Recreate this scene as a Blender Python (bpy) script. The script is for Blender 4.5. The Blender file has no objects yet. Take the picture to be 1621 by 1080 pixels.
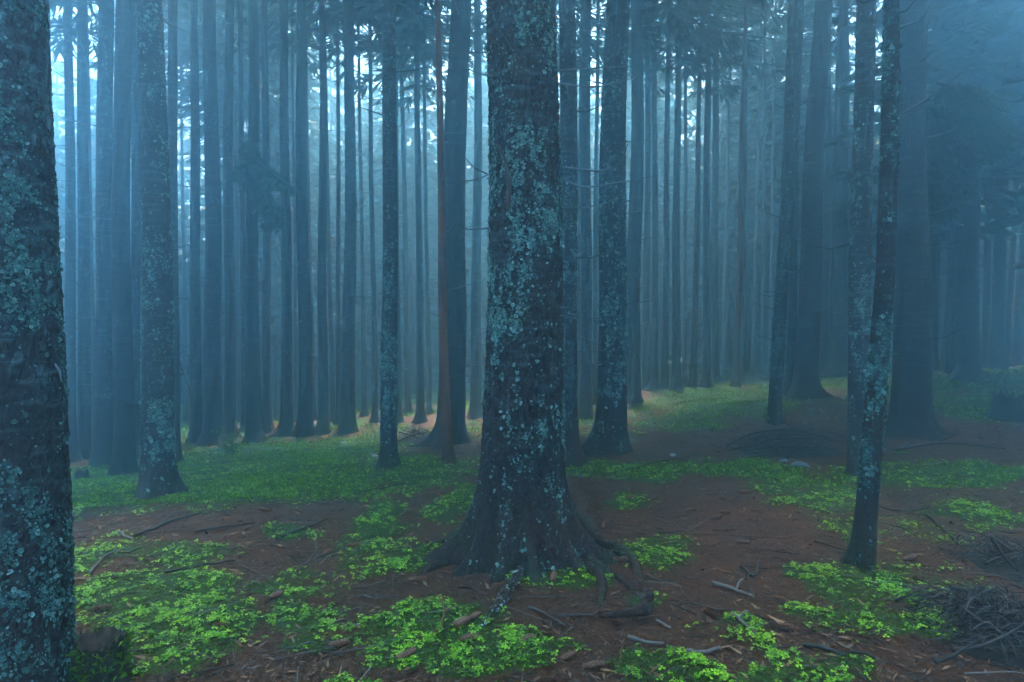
import bpy, math, random
import numpy as np

R = math.radians
random.seed(7)
rng = np.random.default_rng(11)
SC = bpy.context.scene
COL = SC.collection

# ------------------------------------------------------------------ camera
F, CX, CY, CAMH = 1081.0, 810.5, 540.0, 1.5      # pixels of the 1621 x 1080 photograph
cam_d = bpy.data.cameras.new('camera')
cam_d.lens = 24.0
cam_d.sensor_width = 36.0
cam_d.clip_start = 0.05
cam_d.clip_end = 500
cam = bpy.data.objects.new('camera', cam_d)
COL.objects.link(cam)
cam.location = (0, 0, CAMH)
cam.rotation_euler = (R(90), 0, 0)
SC.camera = cam

# ------------------------------------------------------------------ sky, sun, exposure
SUN_EL, SUN_AZ = 60.0, 4.0        # soft high light from ahead, a little to the side
world = bpy.data.worlds.new('World')
SC.world = world
world.use_nodes = True
wn = world.node_tree
bg = wn.nodes['Background']
sky = wn.nodes.new('ShaderNodeTexSky')
sky.sky_type = 'NISHITA'
sky.sun_disc = False
sky.sun_elevation = R(SUN_EL)
sky.sun_rotation = R(SUN_AZ)
sky.altitude = 300
sky.air_density = 1.0
sky.dust_density = 4.0
sky.ozone_density = 3.0
wn.links.new(sky.outputs[0], bg.inputs[0])
bg.inputs[1].default_value = 0.105
world.cycles.sampling_method = 'MANUAL'
world.cycles.sample_map_resolution = 512

sun_d = bpy.data.lights.new('sun', 'SUN')
sun_d.energy = 5.0
sun_d.angle = R(16)
sun_d.color = (1.0, 0.90, 0.74)
sun = bpy.data.objects.new('sun', sun_d)
COL.objects.link(sun)
sun.rotation_euler = (R(-(90 - SUN_EL)), 0, R(-SUN_AZ))

SC.view_settings.view_transform = 'Standard'
SC.view_settings.look = 'None'
SC.view_settings.gamma = 1
SC.view_settings.use_curve_mapping = False
SC.view_settings.exposure = 3.4
SC.render.engine = 'CYCLES'
SC.cycles.max_bounces = 6
SC.cycles.diffuse_bounces = 2
SC.cycles.glossy_bounces = 1
SC.cycles.transmission_bounces = 3
SC.cycles.volume_bounces = 4
SC.cycles.use_denoising = True
SC.cycles.use_light_tree = False
SC.cycles.use_adaptive_sampling = True
SC.cycles.adaptive_threshold = 0.03

HAZE_DENSITY = 0.047
HAZE_COLOR = (0.37, 0.685, 0.85, 1)
HAZE_G = 0.84

# ------------------------------------------------------------------ noise
def _h(ix, iy, iz, seed):
    with np.errstate(over='ignore'):
        h = (ix.astype(np.uint32) * np.uint32(374761393) + iy.astype(np.uint32) * np.uint32(668265263)
             + iz.astype(np.uint32) * np.uint32(2147483647) + np.uint32(seed * 974634777 & 0xffffffff))
        h = (h ^ (h >> np.uint32(13))) * np.uint32(1274126177)
        h = (h ^ (h >> np.uint32(16))) * np.uint32(2246822519)
        h ^= h >> np.uint32(15)
    return h.astype(np.float64) / 4294967295.0

def vnoise(x, y, z=0.0, seed=1):
    x, y, z = np.broadcast_arrays(np.asarray(x, float), np.asarray(y, float), np.asarray(z, float))
    ix, iy, iz = (np.floor(a).astype(np.int64) for a in (x, y, z))
    fx, fy, fz = x - ix, y - iy, z - iz
    fx, fy, fz = (f * f * (3 - 2 * f) for f in (fx, fy, fz))
    out = 0
    for a in (0, 1):
        for b in (0, 1):
            for c in (0, 1):
                w = (fx if a else 1 - fx) * (fy if b else 1 - fy) * (fz if c else 1 - fz)
                out = out + w * _h(ix + a, iy + b, iz + c, seed)
    return out * 2 - 1

def fbm(x, y, z=0.0, seed=1, octv=4, gain=.5):
    s, a, t = 0, 1.0, 0
    x, y, z = (np.asarray(v, float) for v in (x, y, z))
    for k in range(octv):
        s = s + a * vnoise(x, y, z, seed + k * 17)
        t += a
        a *= gain
        x, y, z = x * 2.03, y * 2.03, z * 2.03
    return s / t

def worley(x, y, z, seed=1):
    """distance to nearest and second nearest feature point"""
    ix, iy, iz = (np.floor(a).astype(np.int64) for a in (x, y, z))
    d1 = np.full(x.shape, 9.); d2 = np.full(x.shape, 9.); idn = np.zeros(x.shape)
    for a in (-1, 0, 1):
        for b in (-1, 0, 1):
            for c in (-1, 0, 1):
                jx, jy, jz = ix + a, iy + b, iz + c
                px = jx + _h(jx, jy, jz, seed); py = jy + _h(jx, jy, jz, seed + 5); pz = jz + _h(jx, jy, jz, seed + 9)
                d = np.sqrt((px - x) ** 2 + (py - y) ** 2 + (pz - z) ** 2)
                near = d < d1
                d2 = np.where(near, d1, np.minimum(d2, d))
                idn = np.where(near, _h(jx, jy, jz, seed + 13), idn)
                d1 = np.where(near, d, d1)
    return d1, d2, idn

# ------------------------------------------------------------------ mesh helpers
def mesh_np(name, verts, faces, mat, smooth=True, tint=None, attr='tint'):
    """faces: an (n, k) array or a list of such arrays"""
    verts = np.asarray(verts, np.float32).reshape(-1, 3)
    fl = faces if isinstance(faces, list) else [faces]
    fl = [np.asarray(f, np.int32) for f in fl if len(f)]
    m = bpy.data.meshes.new(name)
    loops = np.concatenate([f.ravel() for f in fl])
    sizes = np.concatenate([np.full(len(f), f.shape[1], np.int32) for f in fl])
    starts = np.concatenate([[0], np.cumsum(sizes)[:-1]]).astype(np.int32)
    m.vertices.add(len(verts)); m.loops.add(len(loops)); m.polygons.add(len(sizes))
    m.vertices.foreach_set('co', verts.ravel())
    m.loops.foreach_set('vertex_index', loops)
    m.polygons.foreach_set('loop_start', starts)
    m.polygons.foreach_set('loop_total', sizes)
    m.polygons.foreach_set('use_smooth', np.full(len(sizes), smooth, bool))
    if tint is not None:
        a = m.attributes.new(attr, 'FLOAT', 'POINT')
        a.data.foreach_set('value', np.asarray(tint, np.float32))
    m.update(calc_edges=True)
    if mat is not None:
        m.materials.append(mat)
    return m

def obj(name, mesh, parent=None, loc=None, rot=None):
    o = bpy.data.objects.new(name, mesh)
    COL.objects.link(o)
    if parent is not None:
        o.parent = parent
    if loc is not None:
        o.location = loc
    if rot is not None:
        o.rotation_euler = rot
    return o

def tag(o, label=None, cat=None, group=None, kind=None):
    if label: o['label'] = label
    if cat: o['category'] = cat
    if group: o['group'] = group
    if kind: o['kind'] = kind
    return o

def grid_faces(nr, nc, wrap=False):
    i = np.arange(nr - 1)[:, None]; j = np.arange(nc if wrap else nc - 1)[None, :]
    j2 = (j + 1) % nc
    return np.stack([i * nc + j, i * nc + j2, (i + 1) * nc + j2, (i + 1) * nc + j], -1).reshape(-1, 4)

class Heap:
    """collects pieces for ONE mesh"""
    def __init__(s): s.v = []; s.f = {}; s.t = []; s.n = 0
    def add(s, v, f, t=0.5):
        v = np.asarray(v, float).reshape(-1, 3); f = np.asarray(f)
        s.f.setdefault(f.shape[1], []).append(f + s.n)
        s.v.append(v); s.t.append(np.broadcast_to(np.asarray(t, float), (len(v),))); s.n += len(v)
    def mesh(s, name, mat, smooth=True):
        return mesh_np(name, np.concatenate(s.v), [np.concatenate(x) for x in s.f.values()], mat, smooth, np.concatenate(s.t))

def resample(pts, n):
    """smooth curve through the points (Catmull-Rom)"""
    p = np.asarray(pts, float)
    if len(p) == 2:
        return p[0] + (p[1] - p[0]) * np.linspace(0, 1, n)[:, None]
    q = np.vstack([2 * p[0] - p[1], p, 2 * p[-1] - p[-2]])
    u = np.linspace(0, len(p) - 1 - 1e-6, n)
    i = u.astype(int); t = (u - i)[:, None]
    a, b, c, d = q[i], q[i + 1], q[i + 2], q[i + 3]
    return .5 * (2 * b + (c - a) * t + (2 * a - 5 * b + 4 * c - d) * t ** 2 + (3 * b - 3 * c + d - a) * t ** 3)

def tube(path, radii, sides=6, rough=0.0, seed=1, flat=1.0):
    path = np.asarray(path, float); n = len(path)
    radii = np.broadcast_to(np.asarray(radii, float), (n,))
    tan = np.gradient(path, axis=0); tan /= np.linalg.norm(tan, axis=1)[:, None] + 1e-9
    up = np.where(np.abs(tan[:, 2:3]) > .9, np.array([[1., 0, 0]]), np.array([[0., 0, 1]]))
    sd = np.cross(tan, up); sd /= np.linalg.norm(sd, axis=1)[:, None] + 1e-9
    nn = np.cross(sd, tan)
    th = np.linspace(0, 2 * np.pi, sides, endpoint=False)
    r = radii[:, None] * np.ones((1, sides))
    if rough:
        s = np.arange(n)[:, None] * .35
        r = r * (1 + rough * fbm(np.cos(th)[None] * 1.3 + s, np.sin(th)[None] * 1.3, s * .9, seed, 3))
    v = path[:, None, :] + sd[:, None, :] * (np.cos(th)[None, :, None] * r[..., None]) + nn[:, None, :] * (np.sin(th)[None, :, None] * r[..., None] * flat)
    v = v.reshape(-1, 3)
    f = grid_faces(n, sides, True)
    v = np.vstack([v, path[0], path[-1]])
    a = np.arange(sides); b = (a + 1) % sides
    caps = np.concatenate([np.stack([b, a, np.full(sides, n * sides)], 1),
                           np.stack([(n - 1) * sides + a, (n - 1) * sides + b, np.full(sides, n * sides + 1)], 1)])
    return v, f, caps

def heap_tube(h, path, radii, sides=5, t=.5, **k):
    v, f, c = tube(path, radii, sides, **k)
    n0 = h.n
    h.add(v, f, t)
    h.f.setdefault(3, []).append(c + n0)

# ------------------------------------------------------------------ materials
def new_mat(name):
    m = bpy.data.materials.new(name); m.use_nodes = True
    nt = m.node_tree
    return m, nt, nt.nodes['Principled BSDF'], nt.nodes['Material Output']

def nd(nt, t, **kw):
    n = nt.nodes.new(t)
    for k, v in kw.items():
        if hasattr(n, k) and not k.startswith('i_'):
            setattr(n, k, v)
    return n

def ramp(nt, stops, fac=None, interp='LINEAR'):
    n = nt.nodes.new('ShaderNodeValToRGB')
    n.color_ramp.interpolation = interp
    e = n.color_ramp.elements
    while len(e) < len(stops): e.new(.5)
    for k, (p, c) in enumerate(stops):
        e[k].position = p
        e[k].color = c if len(c) == 4 else (*c, 1)
    if fac is not None: nt.links.new(fac, n.inputs[0])
    return n

def noise_n(nt, vec, scale, detail=4, rough=.55, dist=0):
    n = nt.nodes.new('ShaderNodeTexNoise')
    n.inputs['Scale'].default_value = scale; n.inputs['Detail'].default_value = detail
    n.inputs['Roughness'].default_value = rough; n.inputs['Distortion'].default_value = dist
    if vec is not None: nt.links.new(vec, n.inputs['Vector'])
    return n

def mix_c(nt, fac, a, b):
    n = nt.nodes.new('ShaderNodeMix'); n.data_type = 'RGBA'
    for s, v in ((0, fac), (6, a), (7, b)):
        if hasattr(v, 'is_output'): nt.links.new(v, n.inputs[s])
        else: n.inputs[s].default_value = v if not isinstance(v, tuple) else (*v, 1) if len(v) == 3 else v
    return n.outputs[2]

def math_n(nt, op, a, b=None, clamp=False):
    n = nt.nodes.new('ShaderNodeMath'); n.operation = op; n.use_clamp = clamp
    for s, v in ((0, a), (1, b)):
        if v is None: continue
        if hasattr(v, 'is_output'): nt.links.new(v, n.inputs[s])
        else: n.inputs[s].default_value = v
    return n.outputs[0]

def mapping(nt, vec, scale):
    n = nt.nodes.new('ShaderNodeMapping'); n.inputs['Scale'].default_value = scale
    nt.links.new(vec, n.inputs['Vector'])
    return n.outputs[0]

def bump(nt, h, strength, dist, bsdf, normal=None):
    n = nt.nodes.new('ShaderNodeBump')
    n.inputs['Strength'].default_value = strength; n.inputs['Distance'].default_value = dist
    nt.links.new(h, n.inputs['Height'])
    if normal is not None: nt.links.new(normal, n.inputs['Normal'])
    if bsdf is not None: nt.links.new(n.outputs[0], bsdf.inputs['Normal'])
    return n.outputs[0]

def bark_material(name, dark, light, lichen=.35, lichen_col=(.22, .34, .35), moss=.5, red=0.0, bump_s=.8):
    m, nt, b, out = new_mat(name)
    tc = nt.nodes.new('ShaderNodeTexCoord'); oi = nt.nodes.new('ShaderNodeObjectInfo')
    add = nt.nodes.new('ShaderNodeVectorMath'); add.operation = 'MULTIPLY_ADD'
    add.inputs[1].default_value = (1, 1, 1)
    cmb = nt.nodes.new('ShaderNodeCombineXYZ')
    k = math_n(nt, 'MULTIPLY', oi.outputs['Random'], 37.0)
    for s in range(3): nt.links.new(k, cmb.inputs[s])
    nt.links.new(tc.outputs['Object'], add.inputs[0]); nt.links.new(cmb.outputs[0], add.inputs[2])
    P = add.outputs[0]
    Ps = mapping(nt, P, (1, 1, .55))
    big = noise_n(nt, Ps, 2.2, 3, .6).outputs[0]
    mid = noise_n(nt, Ps, 16, 5, .62, .4).outputs[0]
    vor = nt.nodes.new('ShaderNodeTexVoronoi'); vor.feature = 'DISTANCE_TO_EDGE'
    vor.inputs['Scale'].default_value = 26
    warp = nt.nodes.new('ShaderNodeVectorMath'); warp.operation = 'MULTIPLY_ADD'
    warp.inputs[1].default_value = (.05, .05, .05)
    nt.links.new(noise_n(nt, P, 22, 3).outputs['Color'], warp.inputs[0]); nt.links.new(Ps, warp.inputs[2])
    nt.links.new(warp.outputs[0], vor.inputs['Vector'])
    crack = ramp(nt, [(0, (0, 0, 0)), (.16, (1, 1, 1))], vor.outputs[0]).outputs[0]
    col = mix_c(nt, ramp(nt, [(.3, (0, 0, 0)), (.7, (1, 1, 1))], mid).outputs[0], dark, light)
    col = mix_c(nt, ramp(nt, [(.42, (0, 0, 0)), (.7, (1, 1, 1))], big).outputs[0], col,
                tuple(x * .75 + y for x, y in zip(light, (.014 + .1 * red, .004 + .02 * red, .0))))
    # crusts of lichen
    lv = nt.nodes.new('ShaderNodeTexVoronoi'); lv.feature = 'SMOOTH_F1'; lv.inputs['Smoothness'].default_value = .35
    lv.inputs['Scale'].default_value = 21; lv.inputs['Randomness'].default_value = 1
    nt.links.new(warp.outputs[0], lv.inputs['Vector'])
    spots = ramp(nt, [(.26, (1, 1, 1)), (.42, (0, 0, 0))], lv.outputs[0]).outputs[0]
    patch = noise_n(nt, Ps, 4.5, 4, .65).outputs[0]
    lo = .62 - .3 * lichen
    pm = ramp(nt, [(lo, (0, 0, 0)), (lo + .16, (1, 1, 1))], patch).outputs[0]
    sep = nt.nodes.new('ShaderNodeSeparateXYZ'); nt.links.new(tc.outputs['Object'], sep.inputs[0])
    rise = ramp(nt, [(.05, (.1, .1, .1)), (.16, (1, 1, 1)), (.75, (1, 1, 1)), (1., (.45, .45, .45))],
                math_n(nt, 'DIVIDE', sep.outputs[2], 9.0, True)).outputs[0]
    lf = math_n(nt, 'MULTIPLY', math_n(nt, 'MULTIPLY', spots, pm), rise)
    lf = math_n(nt, 'MULTIPLY', lf, min(1.0, .35 + lichen), True)
    fine = noise_n(nt, P, 60, 3).outputs[0]
    lc = mix_c(nt, ramp(nt, [(.35, (0, 0, 0)), (.65, (1, 1, 1))], fine).outputs[0], tuple(x * .55 for x in lichen_col), lichen_col)
    ring = noise_n(nt, mapping(nt, P, (3.5, 3.5, 26)), 1, 4, .6, .6).outputs[0]
    rf = math_n(nt, 'MULTIPLY', ramp(nt, [(.52, (0, 0, 0)), (.66, (1, 1, 1))], ring).outputs[0], math_n(nt, 'MULTIPLY', rise, .3 + .5 * lichen))
    col = mix_c(nt, rf, col, tuple(x * .6 for x in lichen_col))
    col = mix_c(nt, lf, col, lc)
    brown = ramp(nt, [(.03, (1, 1, 1)), (.13, (0, 0, 0))], math_n(nt, 'DIVIDE', sep.outputs[2], 5.0, True)).outputs[0]
    col = mix_c(nt, math_n(nt, 'MULTIPLY', brown, ramp(nt, [(.35, (0, 0, 0)), (.65, (1, 1, 1))], big).outputs[0]), col, (.06, .027, .017))
    # moss creeping up the foot
    foot = ramp(nt, [(0, (1, 1, 1)), (.10, (0, 0, 0))], math_n(nt, 'DIVIDE', sep.outputs[2], 5.0, True)).outputs[0]
    mf = math_n(nt, 'MULTIPLY', foot, ramp(nt, [(.48, (0, 0, 0)), (.62, (1, 1, 1))], patch).outputs[0])
    col = mix_c(nt, math_n(nt, 'MULTIPLY', mf, moss), col, (.025, .05, .01))
    val = nt.nodes.new('ShaderNodeHueSaturation')
    nt.links.new(math_n(nt, 'MULTIPLY_ADD', oi.outputs['Random'], .5), val.inputs['Value'])
    val.inputs['Value'].links[0].from_node.inputs[2].default_value = .75
    nt.links.new(col, val.inputs['Color'])
    nt.links.new(val.outputs[0], b.inputs['Base Color'])
    b.inputs['Roughness'].default_value = .8
    b.inputs['Specular IOR Level'].default_value = .25
    h = math_n(nt, 'ADD', math_n(nt, 'MULTIPLY', crack, .5), math_n(nt, 'ADD', mid, math_n(nt, 'MULTIPLY', lf, .5)))
    bump(nt, h, bump_s, .012, b)
    return m

def tint_material(name, stops, rough=.6, transl=0.0, spec=.3, noise=None, sheen=0):
    """colour from the per-piece attribute 'tint' and a little noise"""
    m, nt, b, out = new_mat(name)
    at = nt.nodes.new('ShaderNodeAttribute'); at.attribute_name = 'tint'
    fac = at.outputs['Fac']
    if noise:
        tc = nt.nodes.new('ShaderNodeTexCoord')
        n = noise_n(nt, tc.outputs['Object'], noise[0], 4, .6)
        fac = math_n(nt, 'ADD', fac, math_n(nt, 'MULTIPLY', math_n(nt, 'SUBTRACT', n.outputs[0], .5), noise[1]), True)
        bump(nt, n.outputs[0], .6, .01, b)
    c = ramp(nt, stops, fac).outputs[0]
    nt.links.new(c, b.inputs['Base Color'])
    b.inputs['Roughness'].default_value = rough
    b.inputs['Specular IOR Level'].default_value = spec
    if transl:
        t = nt.nodes.new('ShaderNodeBsdfTranslucent'); nt.links.new(c, t.inputs[0])
        mx = nt.nodes.new('ShaderNodeMixShader'); mx.inputs[0].default_value = transl
        nt.links.new(b.outputs[0], mx.inputs[1]); nt.links.new(t.outputs[0], mx.inputs[2])
        nt.links.new(mx.outputs[0], out.inputs[0])
    return m

M = {}
M['bark'] = bark_material('bark_scaly', (.006, .005, .004), (.045, .033, .027), .3, (.15, .26, .26))
M['bark_bare'] = bark_material('bark_dark', (.007, .006, .0055), (.05, .041, .036), .45, (.2, .31, .32))
M['bark_lichen'] = bark_material('bark_crusted', (.006, .005, .005), (.04, .032, .029), .5, (.17, .29, .295))
M['bark_red'] = bark_material('bark_red', (.05, .022, .014), (.24, .075, .032), .1, red=1.0, moss=.2)
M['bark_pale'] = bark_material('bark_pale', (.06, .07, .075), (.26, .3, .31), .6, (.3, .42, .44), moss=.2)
M['root'] = bark_material('root_bark', (.012, .007, .005), (.08, .045, .031), .12, moss=.6, bump_s=1.0)
M['lichen'] = tint_material('lichen_frond', [(0, (.05, .11, .085)), (.5, (.14, .28, .225)), (1, (.38, .58, .5))], .8, .1, .2)
M['lichen_blue'] = tint_material('lichen_blue', [(0, (.02, .055, .04)), (.5, (.08, .18, .145)), (1, (.28, .46, .4))], .8, .1, .2)
M['lichen_white'] = tint_material('lichen_white', [(0, (.1, .13, .13)), (1, (.5, .58, .56))], .8, 0, .2)
M['needles'] = tint_material('spruce_needles', [(0, (.012, .03, .016)), (.5, (.03, .07, .03)), (1, (.06, .115, .045))], .55, .25, .3)
M['clover'] = tint_material('clover_leaf', [(0, (.02, .06, .003)), (.5, (.18, .43, .006)), (1, (.5, .74, .03))], .45, .35, .35)
M['moss'] = tint_material('moss_blade', [(0, (.03, .07, .005)), (.5, (.13, .27, .012)), (1, (.3, .48, .03))], .7, .3, .15)
M['litter'] = tint_material('needle_litter', [(0, (.02, .008, .004)), (.5, (.12, .045, .019)), (1, (.38, .18, .085))], .75, 0, .3)
M['stick'] = tint_material('dead_wood', [(0, (.016, .012, .010)), (.5, (.07, .045, .033)), (1, (.24, .18, .14))], .7, 0, .3, (35, .35))
M['twig_red'] = tint_material('red_twig', [(0, (.1, .028, .012)), (1, (.26, .085, .035))], .6, 0, .3, (40, .4))
M['twig_grey'] = tint_material('grey_twig', [(0, (.05, .06, .06)), (1, (.2, .24, .25))], .8, 0, .2, (40, .4))
M['cone'] = tint_material('cone_scale', [(0, (.06, .022, .010)), (.5, (.2, .075, .035)), (1, (.36, .15, .075))], .55, 0, .35)
M['stone'] = tint_material('stone', [(0, (.1, .1, .1)), (1, (.42, .43, .42))], .8, 0, .3, (25, .6))
M['rot'] = tint_material('rotten_wood', [(0, (.012, .009, .007)), (.5, (.04, .026, .018)), (1, (.12, .08, .055))], .85, 0, .2, (30, .7))
M['fern'] = tint_material('fern_frond', [(0, (.04, .12, .015)), (1, (.14, .3, .035))], .55, .35, .2)

# ------------------------------------------------------------------ ground shape
GP = np.array([(0, 0, 0), (-3, 0, 0), (3, 0, 0), (0, 3, 0), (-3, 3, 0), (3, 3, .02), (-2, 5, 0), (2, 5, .03), (0, 5.2, 0),
    (-4.5, 6.5, -.10), (-1.5, 7.5, -.05), (.5, 8.5, .03), (-4.5, 9, -.3), (-7, 10, -.45), (-4, 12.5, -.5), (-2, 12.5, -.3), (0, 12, -.06),
    (2.2, 9, .12), (4, 7, .08), (5, 9, .26), (5, 12, .5), (3.5, 17, .45), (8, 8, .3), (9, 11, .55), (11, 15, .85), (14, 19, 1.0),
    (0, 20, -.15), (-8, 20, -.9), (-15, 25, -1.0), (-16, 14, -.7), (0, 42, .0), (16, 42, 1.0), (-20, 42, -.9), (6, 27, .55),
    (-12, 4, -.1), (12, 4, .2), (-20, -8, 0), (20, -8, .2), (0, -8, 0), (25, 20, 1.1), (-28, 30, -1), (30, 40, 1.1)], float)

def gz(x, y):
    x = np.asarray(x, float); y = np.asarray(y, float)
    num = 0; den = 0
    for gx, gy, g in GP:
        s = 1.2 + .10 * max(gy, 0)
        w = 1.0 / ((x - gx) ** 2 + (y - gy) ** 2 + s * s) ** 2.2
        num = num + w * g; den = den + w
    z = num / den
    return z + .05 * fbm(x * .7, y * .7, 3.3, 4, 2)

def gz1(x, y):
    return float(gz(np.array([x]), np.array([y]))[0])

_D = np.concatenate([np.arange(2.2, 12, .02), np.arange(12, 30, .05)])
def ground_at(px, py):
    """the ground point seen at a pixel of the photograph"""
    x = (px - CX) / F * _D; z = CAMH - (py - CY) / F * _D
    below = z - gz(x, _D) < 0
    k = int(np.argmax(below)) if below.any() else len(_D) - 1
    d = _D[k]
    return np.array([x[k], d, gz1(x[k], d)])

def at_depth(px, py, d):
    return np.array([(px - CX) / F * d, d, CAMH - (py - CY) / F * d])

# where the green grows: ellipses given by picture position, turned into ellipses on the ground
GREEN = [(150, 880, 60, 25, .9), (230, 950, 130, 45, 1), (275, 1015, 95, 40, 1), (300, 885, 80, 18, .6), (430, 850, 45, 11, .9), (500, 930, 60, 25, .8),
    (470, 1005, 45, 30, .9), (600, 825, 38, 32, .9), (640, 880, 60, 22, .7), (735, 795, 38, 30, 1), (560, 1005, 40, 30, .5), (660, 985, 110, 34, 1),
    (790, 1045, 90, 22, 1), (640, 1052, 100, 22, .9), (885, 925, 48, 20, 1), (985, 872, 22, 16, .5), (1050, 875, 55, 22, .9), (965, 797, 40, 10, .6),
    (1010, 958, 25, 14, .6), (1160, 990, 40, 26, .6), (1100, 1062, 120, 20, .9), (1230, 1040, 50, 15, .7), (1330, 925, 62, 28, 1), (1400, 985, 92, 25, 1),
    (1290, 780, 62, 30, .8), (1330, 845, 40, 22, .6), (1340, 1062, 60, 14, .8), (1440, 915, 60, 20, .5), (1440, 757, 110, 18, .9), (1550, 815, 70, 22, .8),
    (1560, 752, 60, 15, .8), (1480, 850, 60, 20, .4), (1000, 745, 90, 12, .9), (1180, 745, 80, 14, .8), (400, 755, 300, 22, .95), (660, 748, 100, 18, .8),
    (250, 745, 150, 32, .95), (1150, 640, 90, 15, .8), (1070, 672, 60, 14, .9), (1530, 640, 90, 20, .8), (1310, 610, 30, 10, .8), (480, 715, 160, 16, 1),
    (130, 800, 40, 22, .7), (960, 690, 30, 8, .6)]
GW = []
for px, py, rx, ry, s in GREEN:
    c = ground_at(px, py); a = ground_at(px, py - ry); b = ground_at(px, min(py + ry, 1150))
    GW.append((c[0], c[1], rx / F * c[1], max(.12, (a[1] - b[1]) / 2), s))

def green(x, y):
    x = np.asarray(x, float); y = np.asarray(y, float)
    wx = x + .34 * fbm(x * 2.6, y * 2.6, 1., 31, 4) ; wy = y + .42 * fbm(x * 2.6, y * 2.6, 7., 37, 4)
    g = np.zeros_like(x)
    for cx, cy, rx, ry, s in GW:
        q = ((wx - cx) / rx) ** 2 + ((wy - cy) / ry) ** 2
        g = np.maximum(g, s * np.clip(1.25 - .62 * q, 0, 1))
    far = np.clip((y - 9.5) / 5, 0, 1) * np.clip(.55 + 1.1 * fbm(x * .8, y * .8, 0, 5, 4), 0, 1)
    out = np.clip((np.abs(x) / np.maximum(y, .5) - .8) * 4, 0, 1) * np.clip(.5 + .9 * fbm(x * .8, y * .8, 0, 6, 3), 0, 1)
    g = np.maximum(g, np.maximum(far, out))
    return np.clip(g * (1 + .8 * fbm(x * 4, y * 4, 0, 8, 4)), 0, 1)

def axis(lo, hi, n, c, k):
    u = np.linspace(math.asinh((lo - c) / k), math.asinh((hi - c) / k), n)
    return np.sinh(u) * k + c
gx = axis(-31, 31, 370, 0, 2.6); gy = axis(-17, 37, 410, 4.0, 2.2)
X, Y = np.meshgrid(gx, gy)
G = green(X, Y)
near = np.clip(1.4 - np.abs(Y - 4) / 8, .15, 1)
HUM = lambda x, y, g: .045 * g * np.maximum(0, fbm(x * 1.9, y * 1.9, 0, 25, 3) + .15)
Zg = gz(X, Y) + HUM(X, Y, G) + near * (.018 * fbm(X * 6, Y * 6, 0, 21, 4) + .010 * np.maximum(0, fbm(X * 22, Y * 22, 0, 22, 3))) + .015 * G * near
gm = mesh_np('ground', np.stack([X, Y, Zg], -1).reshape(-1, 3), grid_faces(*X.shape), None, True, G.ravel(), 'green')
m, nt, b, out = new_mat('forest_floor')
at = nt.nodes.new('ShaderNodeAttribute'); at.attribute_name = 'green'
tc = nt.nodes.new('ShaderNodeTexCoord'); P = tc.outputs['Object']
n1 = noise_n(nt, P, 2.5, 5, .6).outputs[0]
n2 = noise_n(nt, P, 45, 5, .7, .5).outputs[0]
n3 = noise_n(nt, mapping(nt, P, (90, 25, 50)), 1, 4, .65, 1.5).outputs[0]
soil = mix_c(nt, ramp(nt, [(.35, (0, 0, 0)), (.65, (1, 1, 1))], n2).outputs[0], (.03, .011, .005), (.13, .046, .017))
soil = mix_c(nt, ramp(nt, [(.55, (0, 0, 0)), (.75, (1, 1, 1))], n3).outputs[0], soil, (.25, .095, .038))
soil = mix_c(nt, ramp(nt, [(.4, (0, 0, 0)), (.62, (1, 1, 1))], n1).outputs[0], soil, mix_c(nt, .5, soil, (.17, .055, .018)))
mossc = mix_c(nt, ramp(nt, [(.35, (0, 0, 0)), (.68, (1, 1, 1))], n2).outputs[0], (.018, .026, .004), (.085, .125, .008))
gf = math_n(nt, 'ADD', at.outputs['Fac'], math_n(nt, 'MULTIPLY', math_n(nt, 'SUBTRACT', n2, .5), .9), True)
col = mix_c(nt, ramp(nt, [(.3, (0, 0, 0)), (.62, (1, 1, 1))], gf).outputs[0], soil, mossc)
nt.links.new(col, b.inputs['Base Color'])
b.inputs['Roughness'].default_value = .85; b.inputs['Specular IOR Level'].default_value = .2
bump(nt, math_n(nt, 'ADD', n2, math_n(nt, 'MULTIPLY', n3, .6)), .9, .025, b)
gm.materials.append(m)
tag(obj('ground', gm), kind='structure')

def gsurf(x, y):
    """ground height with the small bumps"""
    x = np.asarray(x, float); y = np.asarray(y, float)
    nr = np.clip(1.4 - np.abs(y - 4) / 8, .15, 1)
    g_ = green(x, y)
    return gz(x, y) + HUM(x, y, g_) + nr * (.018 * fbm(x * 6, y * 6, 0, 21, 4)) + .015 * g_ * nr

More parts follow.
